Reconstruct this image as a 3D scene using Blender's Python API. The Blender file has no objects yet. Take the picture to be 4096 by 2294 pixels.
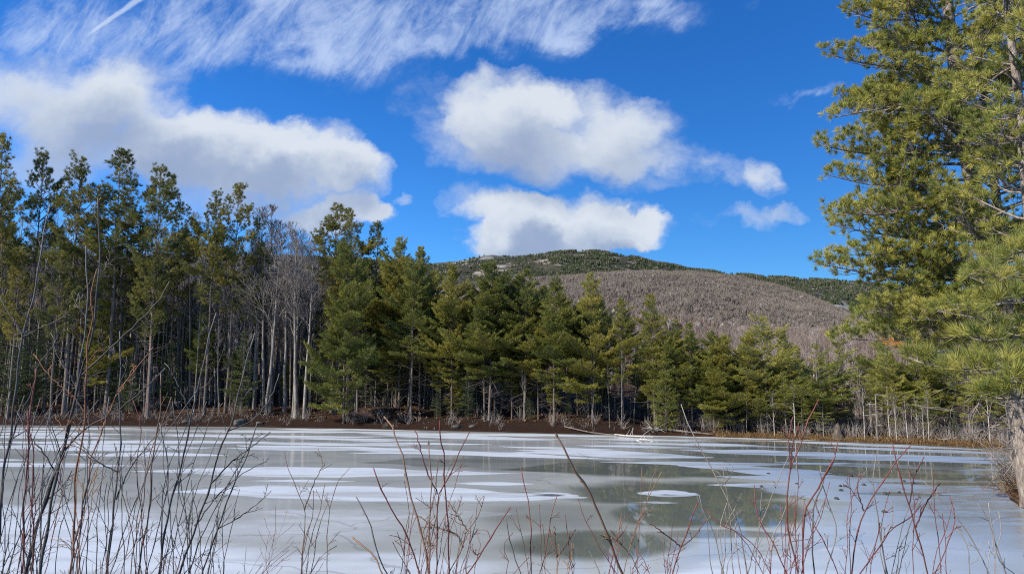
import bpy, math, random
import numpy as np
from mathutils import Vector

SC = bpy.context.scene
COL = SC.collection
R = math.radians
rng = np.random.default_rng(11)
random.seed(11)

# ------------------------------------------------------------------ camera
CAM_H = 5.0
PITCH = R(6.82)
FPX = 740.0                     # focal length in pixels of a 1024 wide frame
cam_d = bpy.data.cameras.new("camera")
cam_d.sensor_width = 36.0
cam_d.lens = FPX * 36.0 / 1024.0
cam_d.clip_start = 0.05
cam_d.clip_end = 60000.0
cam = bpy.data.objects.new("camera", cam_d)
COL.objects.link(cam)
cam.location = (0, 0, CAM_H)
cam.rotation_euler = (R(90) + PITCH, 0, 0)
SC.camera = cam

SC.view_settings.view_transform = 'Standard'
SC.view_settings.look = 'None'
SC.view_settings.gamma = 1.0
SC.view_settings.use_curve_mapping = False
SC.view_settings.exposure = 0.5

# ------------------------------------------------------------------ sun
SUN_AZ, SUN_EL = R(-118), R(33)          # azimuth clockwise from the view direction (+Y)
SUN = Vector((math.cos(SUN_EL) * math.sin(SUN_AZ), math.cos(SUN_EL) * math.cos(SUN_AZ), math.sin(SUN_EL)))
sun_d = bpy.data.lights.new("sun", 'SUN')
sun_d.energy = 5.0
sun_d.angle = R(0.5)
sun_d.color = (1.0, 0.93, 0.82)
sun_o = bpy.data.objects.new("sun", sun_d)
COL.objects.link(sun_o)
sun_o.rotation_euler = SUN.to_track_quat('Z', 'Y').to_euler()


def uv_of(px, py):
    """A point of the 2576 px wide picture as a direction from the camera: (X/Y, Z/Y)."""
    a = (px / 2.5156 - 512.0) / FPX
    b = -(py / 2.5156 - 286.5) / FPX
    y = math.cos(PITCH) - b * math.sin(PITCH)
    z = math.sin(PITCH) + b * math.cos(PITCH)
    return a / y, z / y


def at(px, py, D):
    u, v = uv_of(px, py)
    return np.array((u * D, D, CAM_H + v * D))


def at4(px, py, D):              # the same from pixels of the 4096 px photograph
    return at(px * 0.62891, py * 0.62891, D)


# ------------------------------------------------------------------ node helpers
class NT:
    def __init__(self, tree):
        self.t = tree
        self.n = tree.nodes
        self.l = tree.links

    def new(self, typ, **kw):
        nd = self.n.new(typ)
        for k, v in kw.items():
            setattr(nd, k, v)
        return nd

    def set(self, sock, v):
        if hasattr(v, 'is_output') or isinstance(v, bpy.types.NodeSocket):
            self.l.new(v, sock)
        else:
            sock.default_value = v

    def math(self, op, a, b=0.0, c=0.0, clamp=False):
        nd = self.new('ShaderNodeMath', operation=op, use_clamp=clamp)
        self.set(nd.inputs[0], a)
        self.set(nd.inputs[1], b)
        if len(nd.inputs) > 2:
            self.set(nd.inputs[2], c)
        return nd.outputs[0]

    def vmath(self, op, a, b=(0, 0, 0), c=(0, 0, 0)):
        nd = self.new('ShaderNodeVectorMath', operation=op)
        self.set(nd.inputs[0], a)
        self.set(nd.inputs[1], b)
        if op == 'MULTIPLY_ADD':
            self.set(nd.inputs[2], c)
        return nd.outputs['Value'] if op in ('LENGTH', 'DOT_PRODUCT') else nd.outputs[0]

    def mix(self, f, a, b):
        nd = self.new('ShaderNodeMix', data_type='RGBA')
        self.set(nd.inputs[0], f)
        for s, v in ((nd.inputs[6], a), (nd.inputs[7], b)):
            if isinstance(v, tuple) and len(v) == 3:
                v = (*v, 1)
            self.set(s, v)
        return nd.outputs[2]

    def fmix(self, f, a, b):
        nd = self.new('ShaderNodeMix', data_type='FLOAT')
        self.set(nd.inputs[0], f)
        self.set(nd.inputs[2], a)
        self.set(nd.inputs[3], b)
        return nd.outputs[0]

    def smooth(self, x, lo, hi, a=0.0, b=1.0):
        nd = self.new('ShaderNodeMapRange', interpolation_type='SMOOTHSTEP')
        self.set(nd.inputs[0], x)
        nd.inputs[1].default_value = lo
        nd.inputs[2].default_value = hi
        nd.inputs[3].default_value = a
        nd.inputs[4].default_value = b
        return nd.outputs[0]

    def noise(self, vec, scale, detail=4.0, rough=0.5, dist=0.0, out='Fac', lac=2.0):
        nd = self.new('ShaderNodeTexNoise')
        if vec is not None:
            self.set(nd.inputs['Vector'], vec)
        nd.inputs['Scale'].default_value = scale
        nd.inputs['Detail'].default_value = detail
        nd.inputs['Roughness'].default_value = rough
        nd.inputs['Lacunarity'].default_value = lac
        nd.inputs['Distortion'].default_value = dist
        return nd.outputs[out]

    def combine(self, x, y, z=0.0):
        nd = self.new('ShaderNodeCombineXYZ')
        for s, v in zip(nd.inputs, (x, y, z)):
            self.set(s, v)
        return nd.outputs[0]


# ------------------------------------------------------------------ world: Nishita sky with clouds at directions of the sky
def blob_group(name, blobs):
    g = bpy.data.node_groups.new(name, 'ShaderNodeTree')
    g.interface.new_socket(name='P', in_out='INPUT', socket_type='NodeSocketVector')
    g.interface.new_socket(name='D', in_out='OUTPUT', socket_type='NodeSocketFloat')
    k = NT(g)
    gi = k.new('NodeGroupInput')
    go = k.new('NodeGroupOutput')
    tot = None
    for (cx, cy, rx, ry, w) in blobs:
        u, v = uv_of(cx, cy)
        sx, sy = 1862.0 / rx, 1862.0 / ry
        q = k.vmath('MULTIPLY_ADD', gi.outputs[0], (sx, sy, 0), (-u * sx, -v * sy, 0))
        d = k.vmath('DOT_PRODUCT', q, q)
        b = k.math('MULTIPLY_ADD', d, -w, w, clamp=True)
        tot = b if tot is None else k.math('ADD', tot, b)
    k.l.new(tot, go.inputs[0])
    return g


CUMULUS = [
    (110, 215, 330, 130, .55), (330, 205, 190, 120, .6), (330, 345, 330, 160, .75), (560, 380, 270, 130, .9),
    (740, 400, 210, 115, .95), (870, 440, 115, 100, .85), (600, 500, 280, 90, .7), (850, 545, 160, 50, .9), (930, 540, 60, 40, .6),
    (70, 350, 260, 200, .35),
    (1260, 275, 180, 120, .85), (1430, 300, 240, 125, .72), (1190, 350, 190, 95, .6), (1390, 400, 260, 75, .7),
    (1590, 340, 150, 110, .42), (1720, 395, 130, 55, .36), (1850, 435, 150, 60, .38), (1925, 430, 60, 75, .42),
    (1080, 250, 140, 80, .25), (1620, 440, 170, 55, .28),
    (1290, 545, 165, 85, 1.), (1430, 560, 255, 92, 1.), (1560, 580, 140, 70, .9), (1390, 625, 260, 52, .9), (1300, 600, 170, 45, .9), (1510, 605, 170, 40, .8),
    (1160, 500, 65, 70, .34), (1650, 595, 70, 35, .45),
    (1880, 548, 95, 40, .40), (1975, 535, 75, 26, .36), (1760, 568, 80, 22, .22), (1005, 505, 45, 22, .3),
    (2900, 300, 400, 160, .8), (-400, 300, 400, 200, .8), (700, -700, 900, 300, .45),
]
CIRRUS = [
    (480, 40, 620, 150, .75), (1000, 40, 560, 150, .9), (1420, 20, 420, 110, .62), (1560, 5, 300, 70, .45), (620, 130, 260, 95, .7),
    (930, 150, 240, 100, .55), (1250, 110, 300, 70, .5), (120, 90, 320, 90, .5), (2040, 222, 130, 26, .8), (1940, 5, 110, 32, .45),
]


def make_world():
    w = bpy.data.worlds.new("World")
    SC.world = w
    w.use_nodes = True
    w.node_tree.nodes.clear()
    k = NT(w.node_tree)
    out = k.new('ShaderNodeOutputWorld')
    bg = k.new('ShaderNodeBackground')
    sky = k.new('ShaderNodeTexSky', sky_type='NISHITA')
    sky.sun_disc = False
    sky.sun_elevation = SUN_EL
    sky.sun_rotation = -SUN_AZ
    sky.altitude = 300
    sky.air_density = 1.0
    sky.dust_density = 0.25
    sky.ozone_density = 2.2
    hs = k.new('ShaderNodeHueSaturation')
    hs.inputs['Saturation'].default_value = 1.32
    hs.inputs['Value'].default_value = 1.0
    k.l.new(sky.outputs[0], hs.inputs['Color'])
    blue = k.mix(1.0, hs.outputs[0], (0.43, 0.80, 1.20))
    k.n[-1].blend_type = 'MULTIPLY'
    tc = k.new('ShaderNodeTexCoord')
    sep = k.new('ShaderNodeSeparateXYZ')
    k.l.new(tc.outputs['Generated'], sep.inputs[0])
    ay = k.math('MAXIMUM', k.math('ABSOLUTE', sep.outputs[1]), 0.12)
    p = k.combine(k.math('DIVIDE', sep.outputs[0], ay), k.math('DIVIDE', sep.outputs[2], ay))
    # puffy edges: the plane of the clouds is pushed about by noise of two sizes
    n1 = k.noise(p, 5.0, 3.0, 0.55, out='Color')
    n2 = k.noise(p, 17.0, 7.0, 0.62, out='Color')
    off = k.vmath('MULTIPLY_ADD', n1, (.13, .10, 0), (-.065, -.05, 0))
    off2 = k.vmath('MULTIPLY_ADD', n2, (.075, .07, 0), (-.0375, -.035, 0))
    pw = k.vmath('ADD', k.vmath('ADD', p, off), off2)
    G = blob_group("cumulus_field", CUMULUS)

    def field(v):
        nd = k.new('ShaderNodeGroup')
        nd.node_tree = G
        k.set(nd.inputs[0], v)
        return nd.outputs[0]
    d0 = field(pw)
    dsun = field(k.vmath('ADD', pw, (-0.012, 0.05, 0)))
    fb = k.noise(k.vmath('ADD', k.vmath('MULTIPLY', p, (1.0, 1.2, 1)), k.vmath('MULTIPLY', off2, (.6, .6, 0))), 9.0, 10.0, 0.66)
    fb2 = k.noise(k.vmath('MULTIPLY', p, (1.0, 1.4, 1)), 4.2, 6.0, 0.55)
    dens = k.math('ADD', d0, k.math('MULTIPLY_ADD', fb, 1.25, -0.62))
    has = k.smooth(d0, 0.02, 0.14)
    alpha = k.math('MULTIPLY', k.smooth(dens, 0.02, 0.95), has)
    # how much cloud lies between this point and the sun: thin there is bright, thick is grey
    thick = k.math('ADD', k.math('MULTIPLY_ADD', dsun, 0.62, 0.0), k.math('ADD', k.math('MULTIPLY_ADD', fb2, 1.3, -0.65), k.math('MULTIPLY_ADD', fb, .7, -.35)))
    lit = k.smooth(thick, -0.05, 1.05, 1.0, 0.0)
    ccol = k.mix(lit, (0.235, 0.295, 0.42), (0.53, 0.57, 0.615))
    # high thin streaked cloud
    mp = k.new('ShaderNodeMapping')
    mp.inputs['Rotation'].default_value = (0, 0, R(36))
    k.set(mp.inputs['Vector'], p)
    c1 = k.noise(k.vmath('MULTIPLY', mp.outputs[0], (1.0, .38, 1)), 21.0, 10.0, 0.72, dist=0.45)
    c2 = k.noise(p, 6.0, 5.0, 0.6)
    G2 = blob_group("cirrus_field", CIRRUS)
    nd = k.new('ShaderNodeGroup')
    nd.node_tree = G2
    k.set(nd.inputs[0], k.vmath('ADD', p, k.vmath('ADD', off, off2)))
    cm = k.math('MINIMUM', nd.outputs[0], 1.0)
    ci = k.math('ADD', k.math('MULTIPLY_ADD', c1, 2.1, -1.05), k.math('MULTIPLY_ADD', c2, 1.5, -0.75))
    calpha = k.math('MULTIPLY', k.smooth(k.math('ADD', ci, k.math('MULTIPLY', cm, 0.58)), 0.02, 1.05), k.smooth(cm, 0.0, 0.8))
    calpha = k.math('MULTIPLY', calpha, 0.80)
    # contrail
    a = Vector((*uv_of(214, 92), 0))
    b = Vector((*uv_of(420, -50), 0))
    ax = (b - a).normalized()
    nrm = Vector((-ax.y, ax.x, 0))
    rel = k.vmath('SUBTRACT', pw, tuple(a))
    relp = k.vmath('SUBTRACT', k.vmath('ADD', p, k.vmath('MULTIPLY', off2, (.16, .16, 0))), tuple(a))
    s = k.vmath('DOT_PRODUCT', relp, tuple(ax))
    tt = k.math('ABSOLUTE', k.vmath('DOT_PRODUCT', relp, tuple(nrm)))
    wid = k.math('MULTIPLY_ADD', s, 0.055, 0.0022)
    line = k.math('SUBTRACT', 1.0, k.math('DIVIDE', tt, wid), clamp=True)
    trail = k.math('MULTIPLY', k.smooth(line, 0.0, 0.75), k.smooth(s, -0.004, 0.02))
    trail = k.math('MULTIPLY', trail, k.smooth(s, .2, .3, 1.0, 0.0))
    trail = k.math('MULTIPLY', trail, 0.62)
    front = k.math('GREATER_THAN', sep.outputs[1], 0.0)
    trail = k.math('MULTIPLY', trail, front)
    SK = 1.0 / 0.1          # cloud colours are given as seen: undo the background strength
    m1 = k.mix(calpha, blue, (0.41 * SK, 0.50 * SK, 0.68 * SK))
    m2 = k.mix(trail, m1, (0.46 * SK, 0.54 * SK, 0.68 * SK))
    cc = k.vmath('MULTIPLY', ccol, (SK, SK, SK))
    m3 = k.mix(k.math('MULTIPLY', alpha, 0.94), m2, cc)
    k.l.new(m3, bg.inputs[0])
    bg.inputs[1].default_value = 0.1
    k.l.new(bg.outputs[0], out.inputs[0])
    w.cycles.sampling_method = 'MANUAL'
    w.cycles.sample_map_resolution = 512


make_world()
SC.cycles.use_denoising = False
SC.cycles.filter_width = 1.15
SC.cycles.max_bounces = 6
SC.cycles.diffuse_bounces = 3
SC.cycles.glossy_bounces = 3
SC.cycles.transmission_bounces = 3
SC.cycles.transparent_max_bounces = 6


# ------------------------------------------------------------------ mesh helpers
def unit(a):
    return a / np.maximum(np.linalg.norm(a, axis=-1, keepdims=True), 1e-9)


class MB:
    """Collects tubes, blades and sheets and links them as one mesh object."""

    def __init__(self):
        self.v, self.var, self.q, self.t, self.n = [], [], [], [], 0

    def add(self, v, quads=None, tris=None, var=0.5):
        v = np.asarray(v, dtype=np.float32).reshape(-1, 3)
        self.v.append(v)
        self.var.append(np.broadcast_to(np.asarray(var, dtype=np.float32), (len(v),)).copy())
        if quads is not None and len(quads):
            self.q.append(np.asarray(quads, dtype=np.int32).reshape(-1, 4) + self.n)
        if tris is not None and len(tris):
            self.t.append(np.asarray(tris, dtype=np.int32).reshape(-1, 3) + self.n)
        self.n += len(v)

    def tube(self, pts, rad, sides=5, var=0.5, cap=True):
        p = np.asarray(pts, dtype=np.float64)
        r = np.broadcast_to(np.asarray(rad, dtype=np.float64), (len(p),))
        tan = unit(np.gradient(p, axis=0))
        ref = np.array((0.0, 0.0, 1.0)) if abs(tan[:, 2]).mean() < 0.8 else np.array((1.0, 0.0, 0.0))
        a = unit(np.cross(tan, ref))
        b = np.cross(tan, a)
        th = np.arange(sides) * 2 * np.pi / sides
        ring = p[:, None] + r[:, None, None] * (np.cos(th)[None, :, None] * a[:, None] + np.sin(th)[None, :, None] * b[:, None])
        k = len(p)
        i = np.arange(k - 1)[:, None] * sides
        j = np.arange(sides)[None]
        j2 = (j + 1) % sides
        quads = np.stack([i + j, i + j2, i + sides + j2, i + sides + j], -1).reshape(-1, 4)
        v = ring.reshape(-1, 3)
        tris = None
        if cap:
            v = np.concatenate([v, p[-1:] + tan[-1:] * r[-1] * 1.2])
            e = (k - 1) * sides
            tris = [(e + s, e + (s + 1) % sides, k * sides) for s in range(sides)]
        self.add(v, quads, tris, var)

    def blades(self, P, A, L, k, width, spread, var=None, jitter=0.0, droop=0.0, g=None):
        """k thin three-cornered blades at each of the points P, round the directions A."""
        g = g or rng
        P = np.asarray(P, dtype=np.float32)
        n = len(P)
        if n == 0:
            return
        A = unit(np.asarray(A, dtype=np.float32))
        L = np.broadcast_to(np.asarray(L, dtype=np.float32), (n,))
        d = A[:, None] + g.normal(0, spread, (n, k, 3)).astype(np.float32)
        d = unit(d)
        d[..., 2] -= droop
        ln = L[:, None] * g.uniform(.7, 1.1, (n, k)).astype(np.float32)
        base = P[:, None] + g.normal(0, 1, (n, k, 3)).astype(np.float32) * jitter
        tip = base + d * ln[..., None]
        side = unit(np.cross(d, g.normal(0, 1, (n, k, 3)).astype(np.float32))) * (width * 0.5)
        mid = base + d * ln[..., None] * 0.4
        v = np.stack([base, mid + side, tip, mid - side], 2).reshape(-1, 3)
        quads = np.arange(len(v)).reshape(-1, 4)
        if var is None:
            var = g.uniform(0, 1, n)
        self.add(v, quads, None, np.repeat(np.asarray(var, dtype=np.float32), k * 4))

    def build(self, name, mat, parent=None, smooth=False):
        me = bpy.data.meshes.new(name)
        v = np.concatenate(self.v)
        q = np.concatenate(self.q) if self.q else np.zeros((0, 4), np.int32)
        t = np.concatenate(self.t) if self.t else np.zeros((0, 3), np.int32)
        me.vertices.add(len(v))
        me.vertices.foreach_set('co', v.ravel())
        me.loops.add(q.size + t.size)
        me.loops.foreach_set('vertex_index', np.concatenate([q.ravel(), t.ravel()]))
        me.polygons.add(len(q) + len(t))
        st = np.concatenate([np.arange(len(q)) * 4, q.size + np.arange(len(t)) * 3]).astype(np.int32)
        me.polygons.foreach_set('loop_start', st)
        if smooth:
            me.polygons.foreach_set('use_smooth', np.ones(len(q) + len(t), bool))
        at_ = me.attributes.new('var', 'FLOAT', 'POINT')
        at_.data.foreach_set('value', np.concatenate(self.var))
        me.materials.append(mat)
        me.update(calc_edges=True)
        o = bpy.data.objects.new(name, me)
        COL.objects.link(o)
        o.parent = parent
        return o


def tag(o, label=None, cat=None, group=None, kind=None):
    for k, v in (('label', label), ('category', cat), ('group', group), ('kind', kind)):
        if v:
            o[k] = v
    return o


def empty(name, loc=(0, 0, 0), rz=0.0):
    o = bpy.data.objects.new(name, None)
    COL.objects.link(o)
    o.location = loc
    o.rotation_euler = (0, 0, rz)
    o.empty_display_size = 0.2
    return o


def copy_tree(o, parent=None):
    c = o.copy()
    for k in list(c.keys()):
        if k in ('label', 'group'):
            del c[k]
    COL.objects.link(c)
    c.parent = parent
    for ch in list(o.children):
        copy_tree(ch, c)
    return c


# ------------------------------------------------------------------ materials
def material(name):
    m = bpy.data.materials.new(name)
    m.use_nodes = True
    k = NT(m.node_tree)
    bsdf = m.node_tree.nodes['Principled BSDF']
    return m, k, bsdf


def attr(k, name='var'):
    a = k.new('ShaderNodeAttribute')
    a.attribute_name = name
    return a.outputs['Fac']


def ramp(k, f, stops):
    nd = k.new('ShaderNodeValToRGB')
    el = nd.color_ramp.elements
    while len(el) < len(stops):
        el.new(0.5)
    for e, (p, c) in zip(el, stops):
        e.position = p
        e.color = (*c, 1)
    k.set(nd.inputs[0], f)
    return nd.outputs[0]


def needle_mat(name, stops, trans=0.22, rnd=.5):
    m, k, b = material(name)
    oi = k.new('ShaderNodeObjectInfo')
    f = k.math('MULTIPLY_ADD', oi.outputs['Random'], rnd, -rnd / 2)
    f = k.math('ADD', attr(k), f, clamp=True)
    c = ramp(k, f, stops)
    k.l.new(c, b.inputs['Base Color'])
    b.inputs['Roughness'].default_value = 0.5
    b.inputs['Specular IOR Level'].default_value = 0.3
    tr = k.new('ShaderNodeBsdfTranslucent')
    k.l.new(c, tr.inputs[0])
    mx = k.new('ShaderNodeMixShader')
    mx.inputs[0].default_value = trans
    k.l.new(b.outputs[0], mx.inputs[1])
    k.l.new(tr.outputs[0], mx.inputs[2])
    k.l.new(mx.outputs[0], m.node_tree.nodes['Material Output'].inputs[0])
    return m


def bark_mat(name, c0, c1, scale=6.0, bump=0.4, rnd=0.5, stretch=0.25):
    m, k, b = material(name)
    tc = k.new('ShaderNodeTexCoord')
    v = k.vmath('MULTIPLY', tc.outputs['Object'], (1, 1, stretch))
    n = k.noise(v, scale, 6, 0.65)
    oi = k.new('ShaderNodeObjectInfo')
    f = k.math('MULTIPLY_ADD', oi.outputs['Random'], rnd, -rnd / 2)
    f = k.math('ADD', k.math('ADD', k.smooth(n, .3, .7), f), k.math('MULTIPLY_ADD', attr(k), .6, -.3), clamp=True)
    k.l.new(k.mix(f, c0, c1), b.inputs['Base Color'])
    b.inputs['Roughness'].default_value = 0.85
    b.inputs['Specular IOR Level'].default_value = 0.15
    if bump:
        bp = k.new('ShaderNodeBump')
        bp.inputs['Strength'].default_value = bump
        bp.inputs['Distance'].default_value = 0.03
        k.l.new(n, bp.inputs['Height'])
        k.l.new(bp.outputs[0], b.inputs['Normal'])
    return m


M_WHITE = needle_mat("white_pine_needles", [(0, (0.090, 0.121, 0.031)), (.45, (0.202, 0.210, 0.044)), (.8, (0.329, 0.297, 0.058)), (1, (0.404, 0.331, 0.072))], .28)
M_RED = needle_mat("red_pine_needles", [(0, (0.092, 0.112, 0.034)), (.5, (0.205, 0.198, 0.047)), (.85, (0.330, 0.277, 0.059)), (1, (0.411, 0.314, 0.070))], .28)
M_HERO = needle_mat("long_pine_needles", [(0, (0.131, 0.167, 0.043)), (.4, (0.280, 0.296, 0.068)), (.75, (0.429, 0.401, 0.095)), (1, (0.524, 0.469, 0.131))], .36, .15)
M_SUNNY = needle_mat("sunny_pine_needles", [(0, (0.139, 0.173, 0.040)), (.45, (0.285, 0.288, 0.062)), (.8, (0.424, 0.384, 0.088)), (1, (0.491, 0.422, 0.112))], .32)  # white pine needles with sunlight put into a paler, yellower colour
M_SPRUCE = needle_mat("hemlock_needles", [(0, (0.036, 0.060, 0.026)), (.6, (0.078, 0.101, 0.034)), (1, (0.132, 0.144, 0.041))], .18)
M_DEADN = needle_mat("dead_pine_needles", [(0, (.30, .12, .03)), (1, (.55, .27, .06))])
M_PBARK = bark_mat("pine_bark", (.075, .062, .052), (.21, .175, .15), 7)
M_HBARK = bark_mat("old_pine_bark", (.10, .082, .068), (.34, .29, .25), 9, .8, .1, .35)
M_BARE = bark_mat("bare_tree_bark", (.10, .088, .076), (.30, .275, .245), 5, .2)
M_TWIG = bark_mat("bare_twig_bark", (.15, .127, .110), (.34, .30, .265), 3, 0)
M_PALE = bark_mat("pale_birch_bark", (.30, .27, .24), (.62, .58, .52), 5, .2, .3, .6)
M_DEADW = bark_mat("bleached_dead_wood", (.22, .20, .18), (.50, .47, .43), 6, .3)


# ------------------------------------------------------------------ lake outline and ground height
SHORE = [(-800, 424.5), (0, 424.5), (300, 425.5), (600, 426.2), (1000, 429), (1400, 433), (1600, 434.5), (1850, 437), (2100, 440.3), (2300, 443.4), (2450, 446.4), (2576, 449.5)]


def ice_at(px, y1024):
    u, v = uv_of(px, y1024 * 2.5156)
    D = CAM_H / -v
    return (u * D, D)


LAKE = [(-60, 20), (-90, 60)] + [(-80, 84)] + [ice_at(*s) for s in SHORE[1:]]
LAKE += [(31.5, 45.5), (28.6, 42.2), (26.0, 39), (23.9, 36), (21.3, 32.8), (19.9, 30.4), (19.0, 27.6), (19.6, 24), (20.5, 19.5), (16, 15.5), (6, 14.2), (-8, 14.0), (-30, 15)]
LAKE = np.array(LAKE)


def lake_sd(x, y):
    """Signed distance to the shore line: below 0 over the lake."""
    p = np.stack([np.ravel(x), np.ravel(y)], -1).astype(np.float64)
    best = np.full(len(p), 1e18)
    inside = np.zeros(len(p), bool)
    n = len(LAKE)
    for i in range(n):
        a, b = LAKE[i], LAKE[(i + 1) % n]
        ab = b - a
        t = np.clip(((p - a) @ ab) / (ab @ ab), 0, 1)
        best = np.minimum(best, ((p - a - t[:, None] * ab) ** 2).sum(-1))
        cond = (a[1] > p[:, 1]) != (b[1] > p[:, 1])
        xs = a[0] + (p[:, 1] - a[1]) / (b[1] - a[1] + 1e-12) * ab[0]
        inside ^= cond & (p[:, 0] < xs)
    d = np.sqrt(best)
    return np.where(inside, -d, d).reshape(np.shape(x))


def sstep(x, a, b):
    t = np.clip((x - a) / (b - a), 0, 1)
    return t * t * (3 - 2 * t)


def wav(x, y, s, seed=0):
    """Smooth bumps of size s, between -1 and 1."""
    g = np.random.default_rng(seed)
    o = 0
    for i in range(6):
        th, ph, f = g.uniform(0, 6.28), g.uniform(0, 6.28), g.uniform(.6, 1.7)
        o = o + np.sin((x * np.cos(th) + y * np.sin(th)) * f * 6.28 / s + ph)
    return o / 3.2


def ground_z(x, y):
    x = np.asarray(x, float)
    y = np.asarray(y, float)
    d = lake_sd(x, y)
    dp = np.maximum(d, 0)
    far = sstep(y - 0.6 * np.abs(x) * 0 , 38, 50)
    u = x / np.maximum(y, 5)
    left = 1 - sstep(u, .05, .42)
    slope = .018 + .095 * left
    zf = (.16 + .32 * left) * (1 - np.exp(-dp / 1.0)) + slope * np.minimum(dp, 260) + (.17 * dp * 0)
    rise = sstep(dp, 60, 330) * (10 + 8 * (1 - left))
    zf = zf + rise * (1 - .45 * left) + (.16 * wav(x, y, 6, 3) + .3 * wav(x, y, 17, 4) * left) * sstep(dp, .5, 6)
    zn = .24 * dp
    zn = np.where(zn > 3.1, 3.1 + .35 * (1 - np.exp(-(zn - 3.1) / .35)), zn) + .06 * wav(x, y, 3, 5) * sstep(dp, .3, 3)
    z = zn * (1 - far) + zf * far
    return np.where(d < 0, np.maximum(-.7, d * .35) - .03, z + .02)


def ground_z1(x, y):
    return float(ground_z(np.array([x]), np.array([y]))[0])


def far_shore_D(px):
    """How far the far shore lies along the view axis, in the direction of this column of the picture."""
    xs = [s[0] for s in SHORE]
    ys = [s[1] for s in SHORE]
    yy = np.interp(px, xs, ys)
    return ice_at(px, yy)[1]


# ------------------------------------------------------------------ ground sheet
def make_ground():
    def axis(lo, hi, step, far):
        a = list(np.arange(lo, hi + 1e-6, step))
        s = step
        while a[-1] < far:
            s *= 1.22
            a.append(a[-1] + s)
        s = step
        while a[0] > -far:
            s *= 1.22
            a.insert(0, a[0] - s)
        return np.array(a)
    xs, ys = axis(-110, 75, .9, 9000), axis(-6, 150, .9, 9000)
    X, Y = np.meshgrid(xs, ys)
    Z = ground_z(X, Y)
    Z = np.where(np.hypot(X, Y) > 700, np.minimum(Z, 25), Z)
    b = MB()
    i = np.arange(len(ys) - 1)[:, None] * len(xs)
    j = np.arange(len(xs) - 1)[None]
    q = np.stack([i + j, i + j + 1, i + len(xs) + j + 1, i + len(xs) + j], -1)
    d = lake_sd(X, Y)
    b.add(np.stack([X, Y, Z], -1), q, None, np.clip(d / 6.0, 0, 1).ravel())
    m, k, bs = material("leaf_litter_ground")
    tc = k.new('ShaderNodeTexCoord')
    P = tc.outputs['Object']
    n1 = k.noise(P, 0.35, 5, .6)
    n2 = k.noise(k.vmath('MULTIPLY', P, (1, 1, 2)), 9, 5, .7)
    n3 = k.noise(P, 2.2, 4, .6)
    c = ramp(k, n2, [(.25, (.020, .012, .009)), (.45, (.058, .031, .019)), (.6, (.105, .058, .034)), (.78, (.19, .115, .07))])
    c = k.mix(k.smooth(n1, .45, .62), c, (.055, .034, .022))
    c = k.mix(k.smooth(n3, .62, .72), c, (.17, .12, .075))
    # dead grass and reeds along the shore, black mud at the water
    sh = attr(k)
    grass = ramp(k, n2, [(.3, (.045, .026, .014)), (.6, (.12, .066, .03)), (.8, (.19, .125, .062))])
    c = k.mix(k.smooth(sh, .95, .45), c, k.mix(k.smooth(n2, .4, .7), (.020, .012, .009), (.062, .034, .022)))  # shade on the bank, painted as darker litter near the shore
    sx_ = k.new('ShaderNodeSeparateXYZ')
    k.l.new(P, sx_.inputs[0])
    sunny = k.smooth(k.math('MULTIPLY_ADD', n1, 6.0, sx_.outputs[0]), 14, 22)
    grass = k.mix(sunny, k.mix(k.smooth(n2, .4, .65), (.018, .010, .008), (.045, .022, .014)), grass)  # left shore's shade painted in as very dark brown; grass colour only at right
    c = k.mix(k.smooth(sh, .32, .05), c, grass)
    c = k.mix(k.smooth(sh, .06, .012), c, (.035, .026, .02))
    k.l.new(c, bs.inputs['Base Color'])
    bs.inputs['Roughness'].default_value = .95
    bs.inputs['Specular IOR Level'].default_value = .1
    bp = k.new('ShaderNodeBump')
    bp.inputs['Strength'].default_value = .9
    bp.inputs['Distance'].default_value = .12
    k.l.new(n2, bp.inputs['Height'])
    k.l.new(bp.outputs[0], bs.inputs['Normal'])
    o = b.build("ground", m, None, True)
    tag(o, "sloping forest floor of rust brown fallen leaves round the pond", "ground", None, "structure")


make_ground()

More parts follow.
